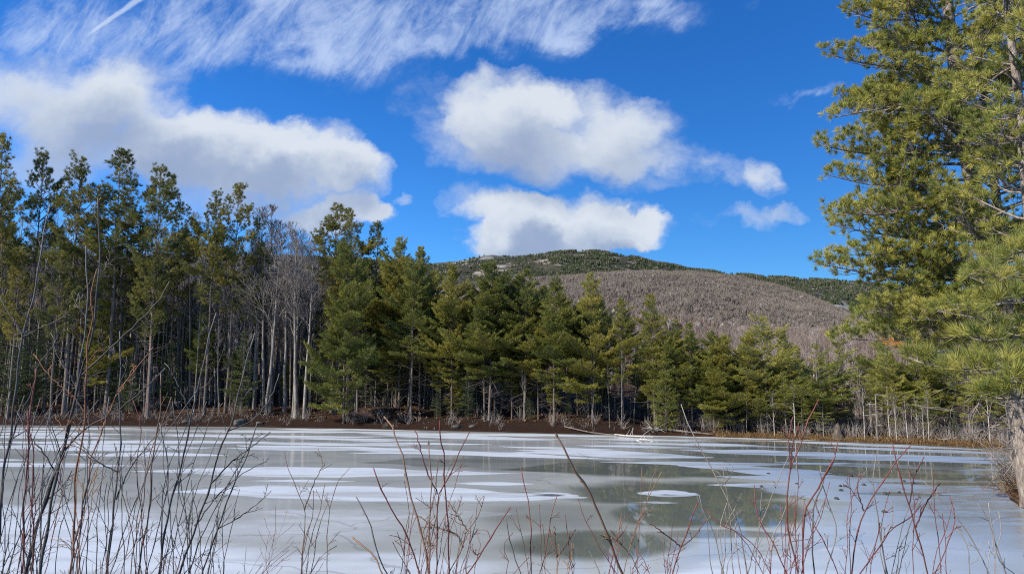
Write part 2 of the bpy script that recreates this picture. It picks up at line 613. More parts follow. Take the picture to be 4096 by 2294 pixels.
# ------------------------------------------------------------------ ice: clear wet ice with patches of white frost
# (x0, x1, y, half height, slant) of each frost patch along the surface, then its strength
FROST = [
    (-200, 420, 1076, 2.5, 1, 1.), (300, 1100, 1084, 3.2, 3, 1.), (900, 1600, 1092, 3.5, 4, 1.), (1500, 2150, 1099, 3, 8, 1.),
    (-100, 330, 1090, 4, 1, 1.), (380, 960, 1096, 3.6, 2, 1.), (1000, 1420, 1100, 3, 3, .9), (700, 1120, 1104, 3, 3, .9),
    (1450, 1800, 1105, 3, 3, .9), (1900, 2500, 1118, 3.4, 12, 1.), (2050, 2600, 1132, 4, 10, 1.),
    (-150, 320, 1098, 4, 2, 1.), (-120, 560, 1124, 9, 1, 1.), (120, 640, 1110, 4.5, 1, 1.), (-200, 70, 1155, 5, 1, .9), (560, 1040, 1115, 4, 4, .95),
    (690, 1540, 1136, 7.5, 17, 1.05), (560, 900, 1128, 5, 3, .8), (1300, 1800, 1140, 9, 10, 1.1), (1250, 1560, 1126, 3, 4, .7),
    (1680, 2240, 1138, 7, 8, 1.), (1800, 2620, 1146, 6, 9, 1.), (2000, 2600, 1157, 7, 8, 1.), (1950, 2600, 1172, 8, 10, 1.),
    (330, 1300, 1186, 13.5, 3, 1.15), (-200, 380, 1168, 6, 2, .7),
    (420, 1480, 1240, 23, 8, 1.2), (620, 900, 1208, 4.5, 1, .5), (1150, 1340, 1215, 5, 1, .9),
    (1600, 1760, 1241, 9.5, 2, 1.2), (1600, 1710, 1262, 4, 1, .5), (1690, 2150, 1182, 12, 16, 1.25), (1800, 2300, 1203, 9, 8, 1.0),
    (1880, 2700, 1238, 32, 14, 1.5), (1780, 2150, 1222, 8, 4, 1.), (2080, 2800, 1290, 46, 12, 1.6), (1990, 2500, 1336, 18, 6, 1.2), (2150, 2800, 1345, 44, 0, 1.3),
    (1650, 2900, 1425, 50, -14, 1.5), (1880, 2600, 1385, 26, -16, 1.2), (1300, 2000, 1462, 28, -12, 1.2),
    (-400, 560, 1330, 80, 10, .85), (-400, 820, 1420, 90, 10, .95), (300, 1150, 1330, 34, 6, .42), (500, 1350, 1418, 40, 4, .55), (900, 1300, 1290, 16, 3, .3), (640, 1100, 1292, 20, 6, .4),
]
_g = np.random.default_rng(8)
for _i in range(24):
    _y = 1074 + 80 * _g.uniform() ** 1.6
    _x = _g.uniform(-100, 2500)
    _w = _g.uniform(60, 260)
    FROST.append((_x - _w, _x + _w, _y + max(0, _x - 900) * .018, 1.6 + (_y - 1070) * .045, _g.uniform(-1, 6) + (3 if _x > 1300 else 0), _g.uniform(.6, 1.05)))
WET = [   # patches of thin clear ice that show dark reflections
    (1480, 2080, 1292, 46, 0, 1.), (1350, 2080, 1240, 40, 4, .75), (1250, 2050, 1180, 26, 4, .7), (1200, 1780, 1366, 48, -6, .7), (2020, 2500, 1172, 14, 4, .8),
    (1800, 2600, 1122, 16, 10, .8), (900, 1700, 1165, 24, 6, .45), (1000, 1650, 1380, 46, 0, .3), (1800, 2600, 1192, 9, 8, .8), (1560, 2030, 1342, 15, 3, .5), (2130, 2420, 1242, 7, 3, .9), (2040, 2620, 1198, 9, 8, 1.), (2150, 2700, 1216, 5, 5, .8), (2050, 2600, 1162, 4.5, 9, .9), (2250, 2576, 1300, 6, 3, .5), (1500, 2700, 1150, 62, 10, .62), (1100, 1800, 1300, 60, 0, .42),
]


def strips(X, Y, items, g=None):
    """How deep each point of the ice lies inside the strips, as they lie there on the pond."""
    t = math.tan(PITCH)
    fwd = Y * math.cos(PITCH) - CAM_H * math.sin(PITCH)
    up = -Y * math.sin(PITCH) - CAM_H * math.cos(PITCH)
    px = (512 + FPX * X / fwd) * 2.5156
    py = (286.5 - FPX * up / fwd) * 2.5156
    wob = wav(X, Y, 7, 21) * .5 + wav(X, Y, 2.6, 22) * .22
    out = np.zeros_like(X)
    for it in items:
        x0, x1, y, hh, sl, w = it
        cx, hx = (x0 + x1) / 2, (x1 - x0) / 2
        s = (px - cx) / hx
        if hh < 27:      # drifted streaks run out to points
            th = hh * np.maximum(1 - np.abs(s) ** 1.8, .02)
            e = 1 - np.where(np.abs(s) < 1, 0, 9) - ((py - y - s * sl + wob * .28 * hh) / th) ** 2
        else:
            e = 1 - np.abs(s) ** 2.2 - ((py - y - s * sl) / hh + wob * (.30 if hh < 60 else .2)) ** 2
        out = np.maximum(out, np.clip(e * 1.4, 0, 1) * w)
    return out


def make_ice():
    xs = np.arange(-100, 42, .3)
    ys = [12.0]
    while ys[-1] < 88:
        ys.append(ys[-1] + .05 + .0000290 * ys[-1] ** 2)
    ys = np.array(ys)
    X, Y = np.meshgrid(xs, ys)
    fr = strips(X, Y, FROST)
    wet = strips(X, Y, WET)
    tongues = strips(X, Y, [w for w in WET if w[0] >= 2020 or w == (2040, 2620, 1198, 9, 8, 1.)])      # clear leads through the frost of the right side
    fr = fr * (1 - .9 * np.clip(tongues, 0, 1))
    b = MB()
    i = np.arange(len(ys) - 1)[:, None] * len(xs)
    j = np.arange(len(xs) - 1)[None]
    q = np.stack([i + j, i + j + 1, i + len(xs) + j + 1, i + len(xs) + j], -1)
    b.add(np.stack([X, Y, np.zeros_like(X)], -1), q, None, fr.ravel())
    m, k, bs = material("pond_ice")
    tc = k.new('ShaderNodeTexCoord')
    P = tc.outputs['Object']
    edge = k.noise(k.vmath('MULTIPLY', P, (.5, 1, 1)), 1.6, 7, .62)
    big = k.noise(k.vmath('MULTIPLY', P, (.35, 1, 1)), .35, 4, .55)
    fine = k.noise(P, 30, 4, .6)
    f = k.math('ADD', attr(k), k.math('MULTIPLY_ADD', edge, .34, -.17))
    f = k.math('ADD', f, k.math('MULTIPLY_ADD', big, .3, -.15))
    sepP = k.new('ShaderNodeSeparateXYZ')
    k.l.new(P, sepP.inputs[0])
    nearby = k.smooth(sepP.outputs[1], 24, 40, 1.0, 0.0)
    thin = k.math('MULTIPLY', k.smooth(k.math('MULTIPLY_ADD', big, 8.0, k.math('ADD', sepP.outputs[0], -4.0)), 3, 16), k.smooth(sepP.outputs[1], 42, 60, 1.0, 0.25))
    frost = k.fmix(nearby, k.smooth(f, .14, .48), k.smooth(f, .05, .9))
    frost = k.math('MULTIPLY', frost, k.smooth(edge, .15, .55, .72, 1.0))
    bands = k.noise(k.vmath('MULTIPLY', P, (.10, .55, 1)), 1.1, 5, .6, dist=.6)
    frost = k.math('MULTIPLY', frost, k.smooth(bands, .30, .58, .50, 1.0))
    wt = k.smooth(k.math('ADD', attr(k, 'wet'), k.math('MULTIPLY_ADD', big, .6, -.3)), .1, .75)
    milky = k.mix(k.smooth(big, .3, .7), (.36, .385, .375), (.46, .485, .475))
    c = k.mix(wt, milky, (.12, .135, .118))
    mud = attr(k, 'mud')
    c = k.mix(k.math('MULTIPLY', mud, .8), c, (.17, .165, .14))
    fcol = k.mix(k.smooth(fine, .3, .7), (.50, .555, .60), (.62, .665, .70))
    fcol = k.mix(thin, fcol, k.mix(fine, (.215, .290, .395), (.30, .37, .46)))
    frost = k.math('MULTIPLY', frost, k.math('MULTIPLY_ADD', k.math('MULTIPLY', mud, k.smooth(edge, .3, .6)), -.85, 1.0))
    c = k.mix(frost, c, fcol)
    hole = attr(k, 'hole')
    c = k.mix(hole, c, (.05, .055, .06))
    crack = k.new('ShaderNodeTexVoronoi', feature='DISTANCE_TO_EDGE')
    k.set(crack.inputs['Vector'], k.vmath('ADD', k.vmath('MULTIPLY', P, (.07, .16, 1)), k.vmath('MULTIPLY', k.noise(P, .8, 3, .5, out='Color'), (.12, .12, 0))))
    crack.inputs['Scale'].default_value = 1.0
    cr = k.smooth(crack.outputs['Distance'], .0, .006, .35, 0.0)
    c = k.mix(cr, c, (.10, .11, .11))
    k.l.new(c, bs.inputs['Base Color'])
    ro = k.fmix(frost, k.fmix(wt, .11, .025), .46)
    ro = k.math('ADD', ro, k.math('MULTIPLY_ADD', big, .06, -.03), clamp=True)
    k.l.new(ro, bs.inputs['Roughness'])
    bs.inputs['IOR'].default_value = 1.31
    k.l.new(k.fmix(frost, .5, .35), bs.inputs['Specular IOR Level'])
    bp = k.new('ShaderNodeBump')
    bp.inputs['Distance'].default_value = .02
    k.l.new(k.fmix(frost, .010, .25), bp.inputs['Strength'])
    rip = k.noise(k.vmath('MULTIPLY', P, (1, .8, 1)), 3.5, 5, .6)
    k.l.new(k.fmix(frost, rip, fine), bp.inputs['Height'])
    k.l.new(bp.outputs[0], bs.inputs['Normal'])
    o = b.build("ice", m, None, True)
    a = o.data.attributes.new('wet', 'FLOAT', 'POINT')
    a.data.foreach_set('value', wet.ravel().astype(np.float32))
    HOLES = [(1345, 1425, 1244, 4, 1, .9), (1280, 1390, 1238, 1.6, 6, .5), (1230, 1400, 1247, 1.2, -2, .35), (1300, 1440, 1234, 1.2, 8, .4), (1655, 1700, 1243, 2.2, 1, .6), (1600, 1660, 1232, 1.2, 5, .4), (1590, 1625, 1260, 1.2, 1, .4)]
    a = o.data.attributes.new('hole', 'FLOAT', 'POINT')
    a.data.foreach_set('value', np.clip(strips(X, Y, HOLES), 0, 1).ravel().astype(np.float32))
    mud_a = sstep(lake_sd(X, Y) + 1.2 * wav(X, Y, 5, 31), -9, -1.0) * sstep(X, 9.5, 15) * (1 - sstep(Y, 36, 46))
    a = o.data.attributes.new('mud', 'FLOAT', 'POINT')
    a.data.foreach_set('value', mud_a.ravel().astype(np.float32))
    tag(o, "frozen pond of grey ice with long white frost patches", "ice", None, "structure")


make_ice()

# ------------------------------------------------------------------ far terrain: ridge, bare hill, summit behind
def profile(pts, u):
    q = [uv_of(*p) for p in pts]
    return np.interp(u, [a[0] for a in q], [a[1] for a in q])


CREST_MOUNTAIN = [(-900, 700), (0, 660), (500, 640), (900, 650), (1100, 668), (1150, 664), (1200, 660), (1270, 652), (1330, 644), (1400, 635), (1440, 632), (1500, 634), (1550, 641), (1650, 660),
                  (1750, 677), (1850, 690), (1950, 698), (2050, 703), (2150, 710), (2300, 726), (2576, 755), (3400, 860)]
CREST_SUMMIT = [(600, 700), (1000, 672), (1100, 660), (1150, 656), (1200, 646), (1220, 642), (1240, 641), (1255, 644), (1270, 642), (1290, 645), (1330, 660), (1500, 700), (2000, 760)]
CREST_HILL = [(-900, 730), (0, 712), (600, 706), (1000, 716), (1100, 722), (1370, 710), (1500, 698), (1640, 690), (1750, 693), (1850, 706), (1950, 728), (2050, 760), (2150, 806), (2250, 848), (2400, 885), (3400, 900)]
CREST_RISE = [(-900, 760), (600, 770), (1300, 800), (1600, 818), (1750, 822), (1900, 818), (2050, 824), (2200, 832), (2576, 840), (3400, 850)]


def far_hill(name, crest, Y0, Y1, z0, mat, label, ncol=420, nrow=70, u0=-1.05, u1=1.05, bump=.05, ease=1.35, seed=1, rocky=0.0, behind=.35):
    u = np.linspace(u0, u1, ncol)
    zc = CAM_H + profile(crest, u) * Y1
    t = np.concatenate([np.linspace(0, 1, nrow), [1.12, 1.4]])
    U, T = np.meshgrid(u, t)
    Yg = Y0 + (Y1 - Y0) * T
    e = np.minimum(T, 1)
    s = 1 - (1 - e) ** ease
    ZC = np.broadcast_to(zc, U.shape)
    H = ZC - z0
    Z = z0 + H * s - np.maximum(T - 1, 0) * H * behind
    w = wav(U * Y1, Yg, (Y1 - Y0) * .5, seed) * .6 + wav(U * Y1, Yg, (Y1 - Y0) * .17, seed + 1) * .3
    Z = Z + w * H * bump * np.sin(np.pi * np.clip(e, 0, 1)) ** .7
    X = U * Yg
    b = MB()
    i = np.arange(len(t) - 1)[:, None] * ncol
    j = np.arange(ncol - 1)[None]
    q = np.stack([i + j, i + j + 1, i + ncol + j + 1, i + ncol + j], -1)
    b.add(np.stack([X, Yg, Z], -1), q)
    o = b.build(name, mat, None, True)
    tag(o, label, "hill", None, "structure")

    def surf(uu, tt):
        fi = np.clip((uu - u0) / (u1 - u0) * (ncol - 1), 0, ncol - 1.001)
        fj = np.clip(tt * (nrow - 1), 0, nrow - 1.001)
        a, c = fi.astype(int), fj.astype(int)
        fa, fc = fi - a, fj - c

        def s2(G):
            return (G[c, a] * (1 - fa) * (1 - fc) + G[c, a + 1] * fa * (1 - fc) + G[c + 1, a] * (1 - fa) * fc + G[c + 1, a + 1] * fa * fc)
        return np.stack([s2(X), s2(Yg), s2(Z)], -1)
    return surf


def plain_ground(name, stops, scale, stretch=(1, 1, 1)):
    m, k, b = material(name)
    tc = k.new('ShaderNodeTexCoord')
    n = k.noise(k.vmath('MULTIPLY', tc.outputs['Object'], stretch), scale, 8, .65)
    k.l.new(ramp(k, n, stops), b.inputs['Base Color'])
    b.inputs['Roughness'].default_value = .95
    b.inputs['Specular IOR Level'].default_value = .05
    return m


def var_mat(name, stops, scale=.004, nrm=None):
    m, k, b = material(name)
    tc = k.new('ShaderNodeTexCoord')
    n = k.noise(tc.outputs['Object'], scale, 5, .6)
    f = k.math('ADD', attr(k), k.math('MULTIPLY_ADD', n, .8, -.4), clamp=True)
    k.l.new(ramp(k, f, stops), b.inputs['Base Color'])
    b.inputs['Roughness'].default_value = .9
    b.inputs['Specular IOR Level'].default_value = .05
    if nrm:      # a spray of twigs takes the light of its whole crown
        k.l.new(k.vmath('NORMALIZE', k.vmath('ADD', k.new('ShaderNodeNewGeometry').outputs['Normal'], nrm)), b.inputs['Normal'])
    return m


M_ROCK = plain_ground("mountain_rock", [(.3, (.035, .036, .026)), (.54, (.06, .058, .042)), (.60, (.22, .20, .17)), (.75, (.38, .355, .32))], .012)
M_HILLG = plain_ground("hill_leaf_floor", [(.3, (.135, .110, .093)), (.55, (.165, .137, .118)), (.75, (.19, .16, .138))], .01)
M_FARCON = var_mat("far_conifers", [(0, (.024, .036, .022)), (.5, (.046, .060, .030)), (1, (.085, .092, .044))])
M_FARBARE = var_mat("far_bare_woods", [(0, (.122, .104, .090)), (.5, (.160, .137, .120)), (.86, (.195, .168, .147)), (1, (.32, .29, .26))], .004, (-1.4, -1.6, 1.9))
M_RISEBARE = var_mat("near_bare_woods", [(0, (.15, .115, .095)), (.5, (.24, .19, .16)), (.9, (.32, .26, .22)), (1, (.50, .46, .41))], .02)


def spikes(b, P, H, Rr, var, sides=5, tiers=2, g=None):
    """Small spired conifers."""
    g = g or rng
    n = len(P)
    th = np.arange(sides) * 2 * np.pi / sides
    for ti in range(tiers):
        z0 = H * (.08 + ti * .40)
        z1 = H * (.62 + .38 * (ti if tiers > 1 else 1))
        rr = Rr * (1 - .42 * ti)
        a = th[None] + g.uniform(0, 6, (n, 1))
        rj = rr[:, None] * g.uniform(.6, 1.25, (n, sides))
        ring = P[:, None] + np.stack([np.cos(a) * rj, np.sin(a) * rj, np.broadcast_to(z0[:, None], a.shape) + g.uniform(-.05, .05, a.shape) * H[:, None]], -1)
        apex = P + np.stack([g.normal(0, .04, n) * H, g.normal(0, .04, n) * H, z1], -1)
        v = np.concatenate([ring, apex[:, None]], 1).reshape(-1, 3)
        base = (np.arange(n) * (sides + 1))[:, None]
        s = np.arange(sides)[None]
        tr = np.stack([base + s, base + (s + 1) % sides, base + sides + 0 * s], -1)
        b.add(v, None, tr, np.repeat(var, sides + 1))


def fuzz_trees(b, P, H, k, var, width, g=None, sp=.33):
    """Bare trees seen far off: a trunk and a spray of thin rising branches."""
    g = g or rng
    n = len(P)
    up = np.tile(np.array((0, 0, 1.0)), (n, 1))
    lean = up + g.normal(0, .05, (n, 3))
    b.blades(P, lean, H * .95, 1, width * 1.8, .01, var)
    for f0, f1 in ((.30, .75), (.45, .6), (.6, .42)):
        b.blades(P + up * (H * f0)[:, None], lean, H * f1, k, width, sp, np.clip(var + g.normal(0, .08, n), 0, 1))


def stick_trees(b, P, H, var, g):
    """Slim bare trees in the middle distance: a trunk and a few forking limbs each."""
    for p, h, v in zip(P, H, var):
        lean = g.normal(0, .035, 2)
        top = np.array((lean[0] * h, lean[1] * h, h))
        r = .006 * h + .012
        b.tube(np.array([p, p + top * .5 + g.normal(0, .1, 3), p + top]), (r, r * .65, .012), 4, cap=False, var=v)
        m = 11
        s = g.uniform(.38, .97, m)
        c = p + top * s[:, None]
        a = g.uniform(0, 6.28, m)
        el = g.uniform(.7, 1.25, m)
        d = np.stack([np.cos(a) * np.cos(el), np.sin(a) * np.cos(el), np.sin(el)], -1)
        L = h * (1.08 - s) * g.uniform(.4, .8, m)
        b.blades(c, d, L, 1, .05, .02, np.full(m, v), g=g)
        b.blades(c + d * (L * .35)[:, None], d, L * .7, 4, .026, .33, np.full(m, min(1, v + .06)), g=g)


def make_far():
    g = np.random.default_rng(5)
    s = far_hill("mountain_summit", CREST_SUMMIT, 3000, 4300, 60, plain_ground("summit_rock", [(.3, (.05, .052, .045)), (.52, (.10, .10, .09)), (.64, (.24, .235, .225)), (.75, (.36, .355, .345))], .008),
                 "distant rocky grey summit behind the wooded ridge", 500, 60, -.4, .4, .05, 1.2, 8)
    u = g.uniform(-.2, .25, 3500)
    t = g.uniform(.3, .97, 3500)
    P = s(u, t)
    keep = wav(P[:, 0], P[:, 1], 160, 5) + g.normal(0, .3, len(P)) > .1
    P = P[keep]
    b = MB()
    spikes(b, P, g.uniform(9, 16, len(P)), g.uniform(3, 6, len(P)), g.uniform(0, .6, len(P)), 4, 1, g)
    tag(b.build("summit_conifers", M_FARCON), "dark low conifers below the distant rocky summit", "conifer woods", None, "stuff")

    s = far_hill("mountain", CREST_MOUNTAIN, 1500, 2500, 20, M_ROCK, "wooded mountain ridge with pale rock ledges near its top", 520, 90, -1.05, 1.05, .05, 1.25, 2)
    n = 46000
    u = g.uniform(-.95, .95, n)
    u[:26000] = g.uniform(.05, .75, 26000)
    t = 1 - g.beta(1.0, 1.6, n) * .75
    P = s(u, t)
    rock = wav(P[:, 0], P[:, 2] * 2.2, 120, 41) * .8 + wav(P[:, 0], P[:, 2] * 2.5, 45, 42) * .5
    uu, vv = P[:, 0] / P[:, 1], (P[:, 2] - CAM_H) / P[:, 1]
    cr = profile(CREST_MOUNTAIN, uu)
    near_top = sstep(cr - vv, .050, .012) * sstep(uu, .02, .12) * (1 - sstep(uu, .40, .56))
    keep = (rock + near_top * .55 < .62 + g.normal(0, .18, n))
    P = P[keep]
    b = MB()
    H = g.uniform(5, 11, len(P))
    spikes(b, P, H, H * g.uniform(.26, .42, len(P)), np.clip(g.normal(.42, .25, len(P)), 0, 1), 5, 2, g)
    tag(b.build("ridge_conifers", M_FARCON), "dark green spired conifers covering the mountain ridge", "conifer woods", None, "stuff")
    idx = g.choice(len(P), 7000)
    Q = P[idx] + g.normal(0, 6, (7000, 3)) * np.array((1, 1, 0))
    b = MB()
    fuzz_trees(b, Q, g.uniform(6, 10, len(Q)), 4, np.clip(g.normal(.4, .2, len(Q)), 0, .9), 1.0, g)
    tag(b.build("ridge_bare_trees", M_FARBARE), "pale bare trees mixed among the ridge conifers", "bare woods", None, "stuff")

    s = far_hill("hill", CREST_HILL, 700, 1350, 12, M_HILLG, "rounded hill below the ridge under grey brown leafless woods", 420, 90, -1.05, 1.05, .06, 1.2, 12)
    n = 42000
    u = g.uniform(-.95, .95, n)
    u[:32000] = g.uniform(.0, .72, 32000)
    t = 1 - g.beta(1.0, 1.15, n) * .97
    P = s(u, t)
    b = MB()
    var = np.clip(g.normal(.50, .08, n), 0, .84)
    var[g.uniform(0, 1, n) < .035] = 1.0
    fuzz_trees(b, P, g.uniform(7, 12, n), 6, var, .42, g)
    tag(b.build("hill_bare_woods", M_FARBARE), "grey brown leafless woods covering the rounded hill", "bare woods", None, "stuff")
    # a few dark conifers along the hill's foot
    pts = [(1475 + i * 0, 0) for i in range(0)]
    b = MB()
    n = 420
    u = np.concatenate([g.uniform(.28, .62, n - 60), g.uniform(-.6, .6, 60)])
    Yc = g.normal(560, 45, n)
    X = u * Yc
    rz = ground_z(X, Yc)
    P = np.stack([X, Yc, rz], -1)
    H = g.uniform(5, 12, n)
    keep = wav(u, u, .10, 77) + g.normal(0, .35, n) > .15
    P, H = P[keep], H[keep]
    spikes(b, P, H, H * .25, g.uniform(0, .7, len(P)), 6, 2, g)
    tag(b.build("foothill_conifers", M_FARCON), "scattered dark conifers along the foot of the bare hill", "conifer woods", None, "stuff")
    # slim leafless trees filling the woods close behind the shore
    n = 1500
    px_left = g.uniform(-200, 1300, 850)
    px = g.uniform(-200, 2600, n)
    px[:850] = px_left
    D = np.array([far_shore_D(a) for a in px]) + 9 + 50 * g.uniform(0, 1, n)
    u = np.array([uv_of(a, 1000)[0] for a in px])
    x = u * D
    z = ground_z(x, D)
    sky_y = np.interp(px, [-300, 650, 760, 1100, 1500, 1900, 2700], [520, 580, 590, 720, 790, 850, 900]) + g.uniform(0, 200, n)
    H = np.clip(CAM_H + np.array([uv_of(0, a)[1] for a in sky_y]) * D - z, 3, 22)
    P = np.stack([x, D, z - .1], -1)
    b = MB()
    stick_trees(b, P, H, np.clip(g.normal(.35, .2, n), 0, 1), g)
    tag(b.build("shore_woods_thicket", M_TWIG), "thicket of slim leafless trunks filling the woods behind the far shore", "bare woods", None, "stuff")
    # bare woods from behind the shore trees to the foot of the hill
    n = 7000
    Yc = 95 + 420 * g.beta(1.1, 1.2, n)
    u = g.uniform(-1.0, .95, n)
    X = u * Yc
    d = lake_sd(X, Yc)
    ok = d > np.where(u < .1, 22, 34)
    X, Yc = X[ok], Yc[ok]
    P = np.stack([X, Yc, ground_z(X, Yc) - .2], -1)
    far = sstep(Yc, 150, 330)
    H = g.uniform(9, 14, len(P))
    v_c = (P[:, 2] + H - CAM_H) / Yc
    lim = profile(CREST_RISE, X / Yc)
    H = np.clip(H - np.maximum(v_c - lim, 0) * Yc, 5, 16)
    b = MB()
    var = np.clip(g.normal(.42, .2, len(P)), 0, .88)
    var[g.uniform(0, 1, len(P)) < .06] = 1
    a = far < .5
    stick_trees(b, P[a], H[a], var[a], g)
    fuzz_trees(b, P[~a], H[~a], 14, var[~a], .16, g, .22)
    tag(b.build("hillside_bare_woods", M_RISEBARE), "tan leafless woods rising behind the trees of the far shore", "bare woods", None, "stuff")


make_far()

# ------------------------------------------------------------------ tree makers (each makes one tree: an Empty > trunk, crown)
def bend(p0, d0, L, n, up, g, wob=.1):
    """A limb: n+1 points from p0 along d0, curling up (or down) and wandering a little."""
    pts = [np.array(p0, float)]
    d = np.array(d0, float)
    st = L / n
    for i in range(n):
        d = d + np.array((0, 0, up / n)) + g.normal(0, wob / n, 3) * np.array((1, 1, .7))
        d /= np.linalg.norm(d)
        pts.append(pts[-1] + d * st)
    return np.array(pts)


def make_pine(name, H, Rc, cb, gap, per, e0, e1, mat, seed, tuft=.3, k=7, tw=.035, spread=.42, taper=.75, dead=10, clump=0, lean=.0, sparse=.12, flat=.35, lop=.18, bark=None):
    """cb: height of the crown's foot as a share of H; e0, e1: rise of the limbs at foot and top of the crown; clump: tufts in balls at the limb ends."""
    g = np.random.default_rng(seed)
    root = empty(name)
    tb, cbm = MB(), MB()
    n = 12
    zz = np.linspace(-.6, H, n)
    wob = np.cumsum(g.normal(0, .012 * H / n, (n, 2)), 0) + lean * np.linspace(0, 1, n)[:, None] * np.array((1, .3)) * H
    wob[0:2] *= .3
    tp = np.concatenate([wob, zz[:, None]], 1)
    r0 = .0068 * H + .03
    tr = r0 * (1 - np.linspace(0, 1, n) ** 1.1 * .93)
    tr[0] *= 1.35
    tb.tube(tp, tr, 7)

    def trunk_at(z):
        return np.array((np.interp(z, zz, tp[:, 0]), np.interp(z, zz, tp[:, 1]), z))
    P, A, V = [], [], []
    z = cb * H
    lo_az = g.uniform(0, 6.28)
    lo_2 = g.uniform(0, 6.28)
    while z < H * .985:
        t = (z - cb * H) / (H - cb * H)
        env = (1 - t) ** taper * (.35 + .65 * sstep(t, -.02, .22)) + .035
        a0 = g.uniform(0, 6.28)
        m = max(3, int(round(per * (1 - .3 * t) + g.normal(0, .6))))
        vb = g.normal(.45, .13)
        wh = g.choice((.62, .85, 1.0, 1.0, 1.15, 1.25))
        for j in range(m):
            if g.uniform() < sparse:
                continue
            az = a0 + j * 6.283 / m + g.normal(0, .25)
            L = Rc * env * wh * g.uniform(.55, 1.15) * (1 + lop * math.cos(az - lo_az + 1.6 * math.sin(t * 5 + lo_2)))
            if L < .12:
                L = .12
            el = e0 + (e1 - e0) * t + g.normal(0, .10)
            d = np.array((math.cos(az) * math.cos(el), math.sin(az) * math.cos(el), math.sin(el)))
            pts = bend(trunk_at(z + g.uniform(-.12, .12) * gap), d, L, 5, .35 if not clump else .55, g, .5)
            tb.tube(pts, np.linspace(.012 + .011 * L, .008, 6), 3, cap=False, var=.35)
            f = np.linspace(.28 if not clump else .5, 1, max(3, int(L / (.26 if not clump else .34))))
            for s in f:
                q = s * 5
                i = min(int(q), 4)
                c = pts[i] + (pts[i + 1] - pts[i]) * (q - i)
                dv = unit(pts[i + 1] - pts[i])
                if s > .97:
                    offs = [(0, 0)]
                else:
                    w = (1.02 - s) * L * .62 + .10
                    offs = [(1, w), (-1, w)]
                lat = unit(np.cross(dv, (0, 0, 1.0)))
                for sg, w in offs:
                    w = w * g.uniform(.5, 1.15)
                    dd = unit(lat * sg + dv * .9 + np.array((0, 0, g.normal(.08, .12))))
                    mm = max(1, int(w / (tuft * .62)))
                    for h in range(mm):
                        x = c + dd * w * (h + .6) / mm
                        if clump:
                            x = x + g.normal(0, .14, 3)
                        x[2] += g.normal(0, .03)
                        P.append(x)
                        A.append(dd * .75 + np.array((0, 0, flat)) + (dv * .4))
                        V.append(vb + g.normal(0, .13))
                    if w > .5:
                        tb.tube(np.array([c, c + dd * w * .5, c + dd * w * .95 + np.array((0, 0, .03))]), (.009, .007, .004), 3, cap=False, var=.3)
        z += gap * g.uniform(.7, 1.3) * (1 - .35 * t)
    # leader
    for s in np.linspace(.965, 1.0, 4):
        P.append(trunk_at(H * s)), A.append(np.array((0, 0, 1.0))), V.append(.6)
    P, A, V = np.array(P), np.array(A), np.clip(np.array(V), 0, 1)
    cbm.blades(P, A, tuft, k, tw, spread, V, jitter=.035, g=g)
    # dead lower limbs
    for i in range(dead):
        z = g.uniform(.10, cb + .12) * H
        az, L = g.uniform(0, 6.28), g.uniform(.4, 1.0) * Rc * .75
        d = np.array((math.cos(az), math.sin(az), g.normal(.0, .25)))
        pts = bend(trunk_at(z), d, L, 4, g.normal(0, .4), g, .8)
        tb.tube(pts, np.linspace(.02, .006, 5), 3, cap=False, var=.9)
        for s in range(2):
            i0 = g.integers(1, 4)
            tb.tube(bend(pts[i0], d + g.normal(0, .6, 3), L * .4, 2, 0, g), (.010, .008, .005), 3, cap=False, var=.9)
    tb.build('trunk', bark or M_PBARK, root, True)
    cbm.build('crown', mat, root)
    root['H'] = H
    return root


def make_bare(name, H, seed, spread=.5, fork=.45, bark=None, twig=None, thin=1.0, levels=3, tw=.017, kids=(9, 6, 5)):
    g = np.random.default_rng(seed)
    root = empty(name)
    tb, cw = MB(), MB()
    n = 9
    zz = np.linspace(-.5, H, n)
    wob = np.cumsum(g.normal(0, .02 * H / n, (n, 2)), 0) + np.linspace(0, 1, n)[:, None] * g.normal(0, .02 * H, 2)
    wob[:2] *= .2
    tp = np.concatenate([wob, zz[:, None]], 1)
    r0 = (.0075 * H + .02) * thin
    tr = r0 * (1 - np.linspace(0, 1, n) * .9)
    tr[0] *= 1.3
    tb.tube(tp, tr, 6)

    def grow(pts, r, L, lev):
        m = kids[lev]
        for i in range(m):
            s = (fork + (1 - fork) * (i + g.uniform(.1, .9)) / m) if lev == 0 else (.2 + .8 * (i + g.uniform(0, 1)) / m)
            q = s * (len(pts) - 1)
            a = min(int(q), len(pts) - 2)
            c = pts[a] + (pts[a + 1] - pts[a]) * (q - a)
            dv = unit(pts[a + 1] - pts[a])
            az = g.uniform(0, 6.28)
            lat = unit(np.cross(dv, (math.cos(az), math.sin(az), .01)))
            d = unit(dv + lat * g.uniform(.5, 1.0) * (spread * 2 if lev == 0 else 1.0))
            l2 = L * (1.05 - s) * (.62 if lev == 0 else .8) * g.uniform(.7, 1.2) + (.5 if lev == 0 else .25)
            r2 = max(r * (1 - s * .7) * .5, tw * .5)
            p2 = bend(c, d, l2, 4, .55 if lev == 0 else .3, g, .5)
            (tb if lev == 0 else cw).tube(p2, np.linspace(r2, max(tw * .4, r2 * .35), 5), 3, cap=False, var=.5 + g.normal(0, .2))
            if lev + 1 < levels:
                grow(p2, r2, l2, lev + 1)
    grow(tp, r0, H * .62, 0)
    tb.build('trunk', bark or M_BARE, root, True)
    cw.build('crown', twig or M_TWIG, root)
    root['H'] = H
    return root


BANK = {}
USED = set()


def proto(kind):
    return BANK[kind]


